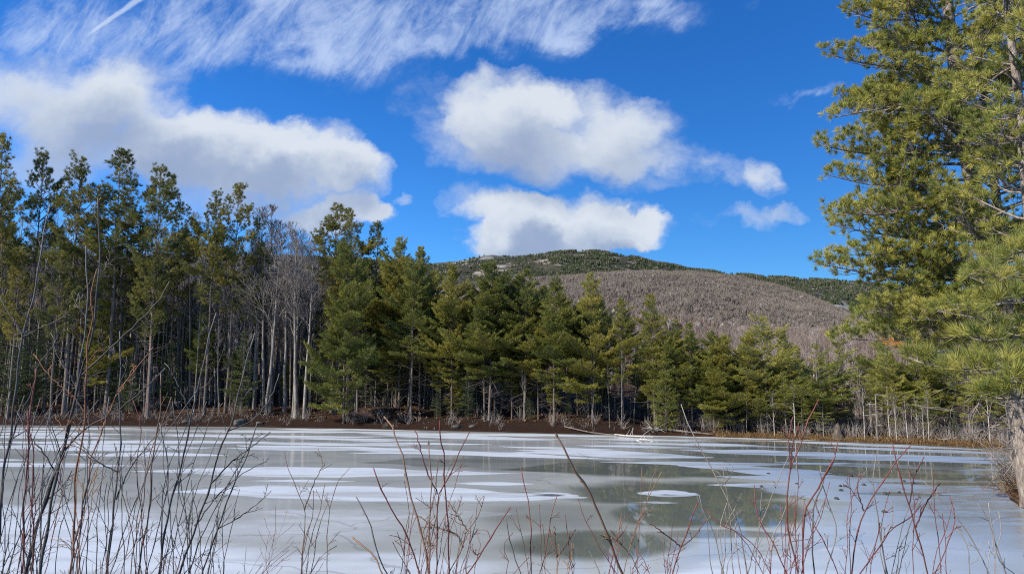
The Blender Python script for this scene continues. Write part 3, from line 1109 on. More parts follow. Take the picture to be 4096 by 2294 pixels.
def plant(kind, i, x, y, H, rz, label, cat, group, sx=1.0, sink=.05, ground=None):
    """The kind's tree number i, scaled to height H, standing at x, y."""
    lst = BANK[kind]
    p = lst[i % len(lst)]
    if (kind, i % len(lst)) in USED:
        o = copy_tree(p)
    else:
        o = p
        USED.add((kind, i % len(lst)))
    s = H / p['H']
    o.location = (x, y, (ground_z1(x, y) if ground is None else ground) - sink)
    o.scale = (s * sx, s * sx, s)
    o.rotation_euler = (0, 0, rz)
    for kk in ('label', 'group'):
        if kk in o.keys():
            del o[kk]
    tag(o, label, cat, group)
    return o


BANK['red'] = [make_pine('red_pine', 24, 3.8, .44 + .03 * (i % 3), .72, 5, .12, .9, M_RED, 100 + i, tuft=.36, k=24, tw=.034, spread=.48, taper=.48, dead=34, clump=1, sparse=.20, lean=.012 * (i - 1), lop=.3) for i in range(5)]
BANK['white'] = [make_pine('white_pine', 15, 4.9 - .35 * (i % 3), .08 + .06 * (i % 4), .54 + .05 * (i % 2), 6, -.06, .7, M_WHITE, 200 + i, tuft=.33, k=13, tw=.034, spread=.38, taper=.68 + .09 * (i % 4), dead=18, sparse=.16, lop=.4, lean=.01 * (i - 3)) for i in range(7)]
BANK['tall'] = [make_pine('white_pine', 20, 5.2 - .4 * (i % 2), .24 + .07 * (i % 3), .64, 6, .03, .8, M_WHITE, 300 + i, tuft=.36, k=13, tw=.04, spread=.42, taper=.60 + .09 * (i % 3), dead=28, sparse=.2, lop=.4, lean=.008 * (i - 2)) for i in range(5)]
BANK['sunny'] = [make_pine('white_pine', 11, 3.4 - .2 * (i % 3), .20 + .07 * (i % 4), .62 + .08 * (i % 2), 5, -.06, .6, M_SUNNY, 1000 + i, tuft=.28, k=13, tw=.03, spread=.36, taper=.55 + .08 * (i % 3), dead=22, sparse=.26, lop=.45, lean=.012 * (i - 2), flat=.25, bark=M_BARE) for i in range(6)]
BANK['young'] = [make_pine('young_pine', 6, 1.9, .06, .36, 6, .0, .8, M_WHITE, 400 + i, tuft=.24, k=12, tw=.026, spread=.4, taper=.85, dead=3, sparse=.1) for i in range(1)]
BANK['hemlock'] = [make_pine('hemlock', 9, 2.0, .06, .36, 5, -.15, .4, M_SPRUCE, 500 + i, tuft=.2, k=7, tw=.032, spread=.5, taper=.85, dead=3, sparse=.1, flat=.0) for i in range(2)]
BANK['bare'] = [make_bare('bare_tree', 16, 600 + i, spread=.42 + .1 * (i % 2), fork=.42) for i in range(6)]
BANK['broad'] = [make_bare('bare_tree', 18, 700 + i, spread=.42, fork=.42, kids=(18, 9, 6), levels=3, tw=.026) for i in range(2)]
BANK['pole'] = [make_bare('bare_tree', 13, 800 + i, spread=.3, fork=.55, kids=(6, 4, 3), levels=3, thin=.8) for i in range(4)]
BANK['birch'] = [make_bare('birch_tree', 9, 900 + i, spread=.35, fork=.4, kids=(8, 5, 4), bark=M_PALE, thin=1.1) for i in range(3)]


def snag(name, H, seed):
    g = np.random.default_rng(seed)
    root = empty(name)
    b = MB()
    n = 6
    zz = np.linspace(-.3, H, n)
    tp = np.concatenate([np.cumsum(g.normal(0, .03, (n, 2)), 0), zz[:, None]], 1)
    b.tube(tp, np.linspace(.085, .04, n), 7)
    b.build('trunk', M_BARE, root, True)
    for i in range(7):
        c = MB()
        a = g.uniform(0, 6.28)
        p = tp[g.integers(2, n)]
        c.tube(bend(p, (math.cos(a), math.sin(a), .1), g.uniform(.3, .9), 3, -.2, g), (.03, .02, .015, .008), 3, var=.8)
        c.build('broken_limb', M_DEADW, root)
    root['H'] = H
    return root


# trees one can point to: (kind, variant, px, py of the top in the 2576 px picture, metres behind the shore, width, label)
LANDMARKS = [
    ('red', 0, 8, 335, 3, 1.0, "tallest red pine, cut off by the frame at the end of the dark pine row"),
    ('red', 1, 110, 392, 6, .8, "thin bluish red pine with sky showing through its crown"),
    ('red', 2, 205, 405, 4, 1., "red pine with a rounded olive crown, beside the broad pointed crown"),
    ('red', 3, 308, 383, 5, 1.05, "tall red pine with the broad pointed crown in the middle of the dark row"),
    ('red', 1, 405, 428, 3, .95, "red pine with ragged layered limbs beside the gap of sky"),
    ('red', 0, 450, 505, 9, .9, "smaller red pine with limbs stretching out into the gap of sky"),
    ('red', 2, 540, 492, 4, .85, "slimmer of the twin red pines standing alone before the bare trees"),
    ('red', 3, 592, 470, 5, .9, "taller of the twin red pines, standing alone before the bare trees"),
    ('red', 0, 645, 545, 7, .8, "low crowned red pine just behind the twin pines"),
    ('red', 1, 52, 640, 2, .9, "shorter yellowish pine in front of the tallest red pine"),
    ('red', 3, 160, 600, 1.5, .9, "shorter red pine with yellow green tufts under the thin bluish pine"),
    ('red', 2, 395, 640, 2, .85, "shorter red pine below the ragged pine by the gap"),
    ('red', 1, 848, 522, 9, 1.15, "round topped dark pine rising behind the big tiered pine"),
    ('red', 2, 890, 545, 8, .95, "dark pine crowded against the round topped pine"),
    ('red', 3, 945, 568, 10, 1.0, "dark pine with stepped crown rising past the round topped pine"),
    ('tall', 0, 1012, 600, 8, .8, "thin dark pine with sparse pointed top against the blue sky"),
    ('tall', 1, 1062, 622, 7, .8, "dark pine whose sparse top ends the slope of tall crowns"),
    ('white', 0, 876, 618, 1.2, .82, "big tiered white pine with bright layered boughs down to the shore"),
    ('tall', 2, 1040, 650, 3, 1.0, "yellow green white pine beside the big tiered pine"),
    ('tall', 3, 1140, 672, 4, .95, "white pine with two short leading shoots"),
    ('tall', 0, 1232, 660, 4, 1.05, "rounded yellow green pine with a fine topped crown before the ridge"),
    ('tall', 1, 1318, 680, 4, 1.1, "olive pine with a long bare lower trunk before the ridge"),
    ('tall', 3, 1392, 706, 3, 1.2, "dense pine with a full rounded crown before the near end of the bare hill"),
    ('white', 1, 1486, 688, 3, .82, "narrow white pine with a long pointed leader above the bare hill"),
    ('tall', 1, 1560, 752, 3, .9, "mid height white pine between the long leader and the broad layered pine"),
    ('white', 2, 1640, 738, 2.5, 1.0, "tall white pine with broad layered boughs before the bare hill"),
    ('white', 3, 1700, 800, 2, .95, "dark white pine leaning out on the edge of the layered pine"),
    ('young', 0, 1672, 888, .8, 1.0, "small bright young pine standing out front of the dark shore pines"),
    ('white', 4, 1790, 830, 2, .8, "thin crowned white pine over the shadowed bend of the shore"),
    ('sunny', 0, 1905, 797, 2, 1.2, "broad sunlit white pine on pale trunks at the bend of the shore"),
    ('white', 2, 1968, 828, 7, .95, "darker white pine just behind the broad sunlit pine"),
    ('white', 3, 1850, 880, 5, .9, "dark white pine filling the shade beside the broad sunlit pine"),
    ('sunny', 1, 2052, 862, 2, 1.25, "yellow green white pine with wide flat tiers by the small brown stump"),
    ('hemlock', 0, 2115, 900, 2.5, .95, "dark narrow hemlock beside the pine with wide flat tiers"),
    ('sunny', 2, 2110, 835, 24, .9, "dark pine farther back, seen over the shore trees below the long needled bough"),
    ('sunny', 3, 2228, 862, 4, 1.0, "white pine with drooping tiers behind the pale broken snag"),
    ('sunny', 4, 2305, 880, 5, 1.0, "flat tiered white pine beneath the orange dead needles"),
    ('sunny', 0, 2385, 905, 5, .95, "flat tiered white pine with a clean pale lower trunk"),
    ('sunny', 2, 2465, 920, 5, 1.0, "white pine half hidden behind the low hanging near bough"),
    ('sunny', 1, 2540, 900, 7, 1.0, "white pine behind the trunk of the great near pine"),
    ('hemlock', 1, 2400, 1030, 2, .9, "small dark hemlock bush tree among pale trunks on the sunny shore"),
    ('hemlock', 0, 2255, 1040, 2.2, .6, "small slim hemlock among pale trunks on the sunny shore"),
    ('broad', 0, 700, 540, 10, 1.5, "broad leafless tree with a fine grey crown against the white cloud"),
    ('broad', 1, 760, 585, 5, 1.4, "leafless tree with curving pale limbs beside the round topped pine"),
    ('broad', 0, 655, 590, 16, 1.2, "leafless tree with a narrow grey crown behind the twin red pines"),
    ('broad', 1, 478, 560, 20, 1.3, "leafless tree filling the gap of sky between the red pines"),
    ('broad', 1, 1155, 690, 20, 1.2, "leafless tree with pale upright limbs showing beneath the ridge"),
    ('birch', 0, 2168, 970, 1.0, 1.0, "slender pale birch rising from the bright edge of the sunny shore"),
    ('birch', 1, 2330, 1000, 1.0, 1.0, "forked pale birch leaning beside the small dark hemlock"),
    ('birch', 2, 2480, 960, 1.2, 1.0, "pale birch with long bare limbs close to the shrubby point"),
    ('birch', 1, 1010 + 1000, 940, 3, .8, "thin pale birch behind the pine with wide flat tiers"),
]


def make_forest():
    g = np.random.default_rng(77)
    for kind, i, px, py, back, w, label in LANDMARKS:
        D = far_shore_D(px) + back
        u, v = uv_of(px, py)
        x = u * D
        H = CAM_H + v * D - ground_z1(x, D)
        if px > 1750 and kind in ('white', 'tall', 'sunny'):
            w *= 1.1
        plant(kind, i, x, D, H, g.uniform(0, 6.28), label, 'birch' if kind == 'birch' else 'hemlock' if kind == 'hemlock' else 'tree' if kind in ('broad',) else 'pine', None, w)
    # a broken snag on the sunny shore
    BANK['snag'] = [snag('dead_snag', 3.5, 5)]
    D = far_shore_D(2202) + .5
    u, v = uv_of(2202, 1000)
    plant('snag', 0, u * D, D, 3.5, 0, "pale broken snag without a top at the edge of the sunny shore", 'dead tree', None)
    # the woods behind them
    XS = [-300, 8, 110, 205, 308, 405, 450, 545, 592, 650, 700, 760, 850, 950, 1012, 1062, 1140, 1232, 1318, 1392, 1450, 1486, 1560, 1640, 1700, 1790, 1905, 1968, 2052, 2115, 2228, 2305, 2385, 2465, 2700]
    YS = [335, 335, 392, 405, 383, 428, 520, 492, 470, 545, 560, 590, 522, 568, 600, 622, 672, 660, 680, 708, 740, 700, 752, 738, 800, 830, 800, 828, 862, 900, 862, 880, 905, 920, 900]

    def stand(kind, n, x0, x1, back, drop, label, cat, group, w=(.8, 1.1), clear=None, minh=4.0):
        done, tries = 0, 0
        while done < n and tries < n * 20:
            tries += 1
            px = g.uniform(x0, x1)
            D = far_shore_D(px) + back[0] + (back[1] - back[0]) * g.uniform() ** 1.2
            py = np.interp(px, XS, YS) + g.uniform(*drop)
            u, v = uv_of(px, py)
            x = u * D
            H = CAM_H + v * D - ground_z1(x, D)
            if H < minh:
                continue
            if any((x - a) ** 2 + (D - b) ** 2 < c for a, b, c in spots):
                continue
            spots.append((x, D, .5))
            plant(kind, int(g.integers(0, 99)), x, D, H, g.uniform(0, 6.28), label, cat, group, g.uniform(*w))
            done += 1
    spots = []
    dark = "dark pine standing deep in the woods behind the front row of shore pines"
    gp = "pines deep in the woods"
    stand('red', 20, -260, 520, (6, 40), (120, 300), dark, 'pine', gp, (.8, 1.0))
    stand('tall', 14, -200, 800, (5, 30), (120, 420), dark, 'pine', gp, (.7, 1.0))
    stand('tall', 42, 800, 1750, (5, 30), (25, 240), dark, 'pine', gp, (.8, 1.1))
    stand('white', 18, 850, 1750, (3, 18), (90, 260), dark, 'pine', gp, (.8, 1.1))
    stand('tall', 12, 1180, 1560, (3, 12), (20, 110), dark, 'pine', gp, (.9, 1.2))
    stand('white', 26, 1700, 2700, (8, 34), (5, 110), dark, 'pine', gp, (.9, 1.2))
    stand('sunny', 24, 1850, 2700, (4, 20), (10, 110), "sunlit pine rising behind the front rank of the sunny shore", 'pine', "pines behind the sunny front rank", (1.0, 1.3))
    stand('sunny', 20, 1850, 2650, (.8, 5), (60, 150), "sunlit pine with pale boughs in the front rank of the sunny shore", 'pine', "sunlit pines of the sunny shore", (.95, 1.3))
    stand('tall', 6, 100, 820, (5, 24), (170, 420), dark, 'pine', gp, (.8, 1.1))
    hem = "dark low hemlock in the shade beneath the shore pines"
    stand('hemlock', 16, -100, 800, (3, 22), (330, 520), hem, 'hemlock', "hemlocks in the shade", (.9, 1.3), None, 3)
    stand('hemlock', 12, 800, 2000, (2, 14), (180, 330), hem, 'hemlock', "hemlocks in the shade", (.9, 1.2), None, 2.5)
    stand('white', 7, 1700, 1990, (.6, 3.2), (0, 45), "dark pine crowding the shadowed bend of the far shore", 'pine', "pines at the shadowed bend", (.9, 1.15))
    bl = "slender leafless grey tree standing among many like it in the shore woods"
    bg = "leafless trees of the shore woods"
    stand('bare', 14, 600, 800, (4, 18), (20, 110), "leafless grey tree in the pale bare clump beside the round topped pine", 'tree', "bare clump by the round topped pine", (1.0, 1.4))
    stand('sunny', 18, 2120, 2700, (3, 14), (-45, 35), "tall sunlit pine in the rear rank behind the sunny shore", 'pine', "tall pines behind the sunny shore", (1.0, 1.3))
    stand('bare', 85, -250, 1300, (6, 60), (120, 320), bl, 'tree', bg, (.8, 1.2))
    stand('pole', 105, -250, 1500, (3, 45), (200, 470), bl, 'tree', bg, (.8, 1.2))
    stand('bare', 22, 1100, 2700, (8, 40), (70, 200), bl, 'tree', bg, (.8, 1.2))
    stand('pole', 62, 1450, 2700, (1, 25), (90, 260), bl, 'tree', bg, (.8, 1.2))
    stand('birch', 30, 1880, 2650, (.5, 8), (120, 260), "thin pale trunked birch among the trees of the sunny shore", 'birch', "pale birches of the sunny shore", (.9, 1.3), None, 2.5)


make_forest()

# ------------------------------------------------------------------ great pines of the near bank
PXM = 1.0 / 1862.0               # metres per 2576-picture pixel at 1 m


def smooth_path(pts, n):
    pts = np.asarray(pts, float)
    t = np.concatenate([[0], np.cumsum(np.linalg.norm(np.diff(pts, axis=0), axis=1))])
    # Catmull-Rom through the points
    m = np.gradient(pts, t, axis=0)
    q = np.linspace(0, t[-1], n)
    i = np.clip(np.searchsorted(t, q, side='right') - 1, 0, len(t) - 2)
    h = (t[i + 1] - t[i])[:, None]
    s = ((q - t[i])[:, None]) / h
    return ((2 * s ** 3 - 3 * s ** 2 + 1) * pts[i] + (s ** 3 - 2 * s ** 2 + s) * h * m[i] + (-2 * s ** 3 + 3 * s ** 2) * pts[i + 1] + (s ** 3 - s ** 2) * h * m[i + 1])


class Hero:
    def __init__(self, seed, tuft, k, width):
        self.g = np.random.default_rng(seed)
        self.lb = MB()
        self.nd = MB()
        self.P, self.A, self.L, self.V = [], [], [], []
        self.tuft, self.k, self.width = tuft, k, width

    def put(self, p, d, v, s=1.0):
        self.P.append(p), self.A.append(d), self.L.append(self.tuft * s), self.V.append(v)

    def limb(self, pts, r, dens=1.0, bare=.3, twig=1.0, vb=.45, lo=1.0):
        """A limb along pts; side shoots with tufts of long needles on its outer part."""
        g = self.g
        pts = np.asarray(pts)
        n = len(pts)
        L = np.linalg.norm(np.diff(pts, axis=0), axis=1).sum()
        self.lb.tube(pts, np.linspace(r, max(.008, r * .22), n), 5, var=g.uniform(.3, .9))
        m = max(4, int(L * 5.2 * dens))
        for j in range(m):
            s = bare + (1 - bare) * (j + g.uniform()) / m
            q = s * (n - 1)
            i = min(int(q), n - 2)
            c = pts[i] + (pts[i + 1] - pts[i]) * (q - i)
            dv = unit(pts[i + 1] - pts[i])
            lat = unit(np.cross(dv, (0, 0, 1.0))) * (1 if j % 2 else -1)
            d = unit(dv * g.uniform(.3, .9) + lat * g.uniform(.4, 1.0) + np.array((0, 0, g.normal(.12, .28))))
            l2 = twig * ((1.08 - s) * L * .38 + .22) * g.uniform(.5, 1.15)
            p2 = bend(c, d, l2, 5, g.uniform(.4, 1.1), g, .9)
            self.lb.tube(p2, np.linspace(.010 + .006 * l2, .005, 6), 3, cap=False, var=g.uniform(0, 1))
            v = vb + g.normal(0, .2)
            e = unit(p2[-1] - p2[-2])
            self.put(p2[-1], e * .8 + np.array((0, 0, .35)), v + g.normal(0, .07))
            mm = int(l2 / (self.tuft * .95))
            for h in range(mm):
                f = g.uniform(.35, 1)
                i2 = min(int(f * 5), 4)
                c2 = p2[i2]
                d3 = unit(unit(p2[i2 + 1] - p2[i2]) * .5 + g.normal(0, .6, 3) + np.array((0, 0, .45)))
                l3 = g.uniform(.5, 1.3) * self.tuft
                p3 = bend(c2, d3, l3, 3, .5, g, .7)
                self.lb.tube(p3, (.006, .0055, .005, .004), 3, cap=False, var=g.uniform(0, 1))
                self.put(p3[-1], unit(p3[-1] - p3[-2]) * .8 + np.array((0, 0, .3)), v + g.normal(0, .1), g.uniform(.8, 1.05))
        self.put(pts[-1], unit(pts[-1] - pts[-2]) + np.array((0, 0, .3)), vb)

    def dead(self, p, d, L, r):
        g = self.g
        pts = bend(p, d, L, 6, g.normal(-.1, .5), g, 1.2)
        self.lb.tube(pts, np.linspace(r, .006, 7), 4, var=1.0)
        for j in range(int(3 + L * 3)):
            i = g.integers(1, 6)
            self.lb.tube(bend(pts[i], unit(d * .6 + g.normal(0, .6, 3)), L * g.uniform(.12, .4), 4, g.normal(.2, .6), g, 1.3), np.linspace(.012, .004, 5), 3, cap=False, var=1.0)

    def finish(self, root, off):
        self.nd.blades(np.array(self.P), np.array(self.A), np.array(self.L), self.k, self.width, .50, np.clip(np.array(self.V), 0, .93), jitter=.012, g=self.g)
        for b in (self.lb, self.nd):
            b.v = [v - off.astype(np.float32) for v in b.v]
        self.lb.build('limbs', M_HBARK, root, True)
        self.nd.build('crown', M_HERO, root)


def hero_root(name, path, label, widths):
    """The trunk along path (2576-picture points at one distance), down to the ground."""
    base = path[0].copy()
    base[2] = ground_z1(base[0], base[1])
    root = empty(name, base)
    tag(root, label, 'pine')
    tb = MB()
    pts = np.concatenate([[base - np.array((0, 0, .5))], path]) if path[0][2] > base[2] else path
    w = np.concatenate([[widths[0] * 1.25], widths]) if len(pts) > len(path) else widths
    n = 40
    sp = smooth_path(pts, n)
    ww = np.interp(np.linspace(0, 1, n), np.linspace(0, 1, len(w)), w) / 2
    tb.tube(sp - base, ww, 12)
    tb.build('trunk', M_HBARK, root, True)
    return root, base, sp


def make_hero():
    # the great pine whose trunk leans in from the edge of the frame
    D = 29.0
    pa = [(2612, 1260), (2594, 1180), (2578, 1100), (2561, 985), (2528, 820), (2490, 640), (2462, 520), (2440, 430), (2418, 300), (2400, 160), (2385, 20), (2372, -120), (2360, -280), (2352, -430)]
    path = np.array([at(x, y, D) for x, y in pa])
    wd = np.array([66, 58, 52, 47, 42, 38, 34, 31, 29, 26, 23, 19, 12, 5]) * D * PXM
    root, base, sp = hero_root('great_pine', path, "great pine with rugged leaning trunk on the near bank, taller than the frame", wd)
    h = Hero(31, .29, 46, .0165)
    g = h.g
    zt = sp[-1, 2]

    def tr(z):
        return np.array((np.interp(z, sp[:, 2], sp[:, 0]), np.interp(z, sp[:, 2], sp[:, 1]), z))
    reach_y = [-430, -200, 0, 130, 300, 360, 440, 560, 640, 700, 780, 850, 900]
    reach_m = [1.6, 3.2, 4.3, 5.1, 5.1, 5.8, 5.7, 6.0, 5.9, 6.3, 5.6, 6.2, 5.6]
    z = CAM_H + uv_of(0, 905)[1] * D
    az0 = 0
    ry = np.array([CAM_H + uv_of(0, y)[1] * D for y in reach_y])
    while z < zt - .5:
        reach = np.interp(z, ry[::-1], reach_m[::-1])
        low = 1 - sstep(z, 5, 9)
        az0 += g.uniform(.5, 1.5)
        m = 6
        for j in range(m):
            az = az0 + j * 6.283 / m + g.normal(0, .3)
            if g.uniform() < .24:
                continue
            L = reach * g.uniform(.66, 1.0) * (1.0 if math.cos(az) < 0 else .85)
            el = g.normal(.10 - .10 * low, .12)
            d = np.array((math.cos(az) * math.cos(el), math.sin(az) * math.cos(el), math.sin(el)))
            pts = bend(tr(z), d, L, 9, g.uniform(.0, .5), g, 1.0)
            h.limb(pts, .022 + .0095 * L, 1.2 - .2 * low, .30 + .05 * low, 1.0, g.normal(.50, .1))
        z += g.uniform(.62, .95)
    for bl in ([(2480, 705), (2350, 700), (2200, 690), (2110, 672), (2066, 664)], [(2490, 770), (2360, 768), (2240, 775), (2150, 800)], [(2505, 850), (2380, 845), (2230, 855), (2100, 850)],
               [(2452, 505), (2330, 520), (2200, 540), (2092, 530)], [(2432, 395), (2320, 385), (2180, 385), (2062, 366)], [(2412, 262), (2300, 260), (2180, 280), (2094, 296)], [(2402, 185), (2300, 170), (2180, 160), (2080, 136)],
               [(2388, 60), (2290, 50), (2190, 45), (2132, 22)], [(2445, 450), (2330, 455), (2200, 465), (2084, 440)], [(2470, 600), (2360, 600), (2230, 590), (2095, 566)],
               [(2490, 660), (2370, 650), (2250, 640), (2130, 640)], [(2500, 740), (2380, 730), (2260, 720), (2165, 712)], [(2515, 810), (2400, 800), (2290, 795), (2200, 800)], [(2510, 880), (2430, 890), (2340, 880), (2260, 870)]):
        d1 = D + g.uniform(-2.2, .6)
        pp = np.array([at(x, y, D + (d1 - D) * i / 3) for i, (x, y) in enumerate(bl)])
        h.limb(smooth_path(pp, 12), .06, 1.15, .22, .9, g.normal(.55, .06))
    for j in range(34):
        z = g.uniform(2.6, 9.5)
        az = g.uniform(2.0, 4.4)
        h.dead(tr(z), np.array((math.cos(az), math.sin(az), g.normal(.02, .2))), g.uniform(1.2, 3.8), .03)
    h.finish(root, base)
    # a spray of dead orange needles on it
    b = MB()
    P, A = [], []
    for i in range(26):
        s = g.uniform()
        p = at(2225 + 80 * s + g.normal(0, 7), 858 + 20 * s + g.normal(0, 5), 26.5 + g.normal(0, .3))
        P.append(p - base), A.append(g.normal(0, 1, 3) + np.array((-.4, 0, .2)))
    b.blades(np.array(P), np.array(A), .2, 16, .016, .5, None, .02, g=g)
    b.build('dead_needles', M_DEADN, root)
    t = MB()
    t.tube(smooth_path([tr(CAM_H + uv_of(0, 870)[1] * D) - base, at(2420, 880, 28) - base, at(2310, 878, 26.8) - base, at(2215, 852, 26.3) - base], 14), np.linspace(.05, .008, 14), 5, var=.8)
    t.build('dead_limb', M_DEADW, root, True)

    # pine behind it
    D = 34.0
    pa = [(2560, 1120), (2530, 800), (2512, 560), (2503, 470), (2492, 380), (2478, 250), (2470, 120), (2462, -20), (2455, -160)]
    path = np.array([at(x, y, D) for x, y in pa])
    wd = np.array([34, 28, 24, 22, 20, 17, 14, 10, 4]) * D * PXM
    root, base, sp = hero_root('great_pine', path, "slimmer pine standing behind the great leaning pine, its trunk seen through the boughs", wd)
    h = Hero(33, .30, 30, .02)
    g = h.g
    spb = sp
    for z in np.arange(7, sp[-1, 2] - .6, .95):
        for j in range(5):
            az = g.uniform(0, 6.28)
            c = np.array((np.interp(z, spb[:, 2], spb[:, 0]), D, z))
            el = g.normal(.12, .15)
            L = g.uniform(1.8, 4.0) * (1 - .5 * sstep(z, 12, 22))
            h.limb(bend(c, (math.cos(az), math.sin(az), el), L, 7, .3, g, 1.0), .045, .75, .35, 1.0, g.normal(.25, .1))
    h.finish(root, base)

    # pine at the frame's edge
    D = 23.0
    pa = [(2680, 1230), (2620, 800), (2578, 430), (2563, 250), (2545, 110), (2528, -20), (2510, -160), (2495, -300)]
    path = np.array([at(x, y, D) for x, y in pa])
    wd = np.array([36, 31, 27, 25, 22, 18, 13, 5]) * D * PXM
    root, base, sp = hero_root('great_pine', path, "pine at the very edge of the frame with a thick forked bough high up", wd)
    h = Hero(35, .28, 36, .016)
    g = h.g
    for z in np.arange(6.5, sp[-1, 2] - .5, .85):
        for j in range(5):
            az = g.uniform(0, 6.28)
            c = np.array((np.interp(z, sp[:, 2], sp[:, 0]), D, z))
            L = g.uniform(1.6, 3.0) * (1.1 - .4 * sstep(z, 9, 20))
            h.limb(bend(c, (math.cos(az), math.sin(az), g.normal(.15, .15)), L, 7, .4, g, 1.0), .045, .8, .35, 1.0, g.normal(.42, .1))
    h.finish(root, base)

    # near pine outside the frame whose low boughs hang in
    D = 10.5
    x0 = uv_of(2860, 900)[0] * D
    path = np.array([(x0, D, zz) for zz in (2.2, 5.0, 8.0, 11.0, 14.0)])
    path[0, 2] = ground_z1(x0, D) + .02
    root, base, sp = hero_root('near_pine', path, "nearest pine with large long needled boughs hanging into the frame over the ice", np.array([.42, .36, .30, .24, .10]))
    h = Hero(37, .25, 60, .0075)
    boughs = [
        ([(2800, 900), (2660, 912), (2570, 928), (2480, 938), (2400, 926)], 9.6, 1.05),
        ([(2800, 980), (2660, 985), (2580, 1000), (2520, 1002), (2465, 985)], 9.3, 1.2),
        ([(2800, 840), (2640, 835), (2540, 850), (2470, 855), (2430, 845)], 10.0, 1.0),
        ([(2700, 930), (2560, 925), (2420, 925), (2330, 915), (2285, 898)], 10.6, .9),
        ([(2800, 760), (2660, 750), (2560, 757), (2500, 760)], 9.8, .9),
        ([(2840, 930), (2700, 950), (2600, 965), (2540, 960)], 9.0, 1.1),
        ([(2800, 110), (2660, 95), (2590, 85), (2555, 65)], 10.0, 1.0),
        ([(2800, 560), (2680, 600), (2600, 625), (2540, 640)], 11.5, .9),
        ([(2800, 650), (2650, 640), (2560, 650), (2490, 675), (2440, 690)], 13.0, .9),
        ([(2800, 690), (2650, 690), (2560, 690), (2510, 705)], 12.6, .9),
    ]
    for pp, dd, dens in boughs:
        pts = np.array([at(x, y, dd + .25 * math.sin(i * 1.7)) for i, (x, y) in enumerate(pp)])
        pts = np.concatenate([[np.array((x0, D, pts[0, 2]))], pts])
        q = smooth_path(pts, 14)
        h.limb(q, .03, dens * 1.25, .45, .34, h.g.normal(.45, .08))
    h.finish(root, base)


make_hero()

# ------------------------------------------------------------------ bare shrubs of the near bank
def stem_mat(name, stops, rough=.55):
    m, k, b = material(name)
    tc = k.new('ShaderNodeTexCoord')
    n = k.noise(k.vmath('MULTIPLY', tc.outputs['Object'], (1, 1, .3)), 40, 4, .6)
    f = k.math('ADD', attr(k), k.math('MULTIPLY_ADD', n, .5, -.25), clamp=True)
    k.l.new(ramp(k, f, stops), b.inputs['Base Color'])
    b.inputs['Roughness'].default_value = rough
    b.inputs['Specular IOR Level'].default_value = .35
    return m


M_ALDER = stem_mat("dark_alder_bark", [(0, (.030, .026, .025)), (.5, (.075, .066, .060)), (1, (.30, .275, .25))])
M_DOG = stem_mat("red_dogwood_bark", [(0, (.060, .032, .030)), (.5, (.14, .045, .038)), (1, (.25, .075, .055))])
M_ORANGE = stem_mat("orange_brown_bark", [(0, (.11, .055, .035)), (.6, (.26, .105, .04)), (1, (.42, .19, .06))])
M_BROWN = stem_mat("brown_budded_bark", [(0, (.075, .045, .032)), (.6, (.19, .11, .07)), (1, (.30, .20, .13))])
M_GREY = stem_mat("grey_twig_bark", [(0, (.09, .08, .075)), (.6, (.24, .21, .185)), (1, (.40, .36, .32))])
MATS = dict(a=M_ALDER, d=M_DOG, o=M_ORANGE, b=M_BROWN, g=M_GREY)
SPX = 1.0 / 2960.0               # metres per pixel of the 4096 px photograph at 1 m


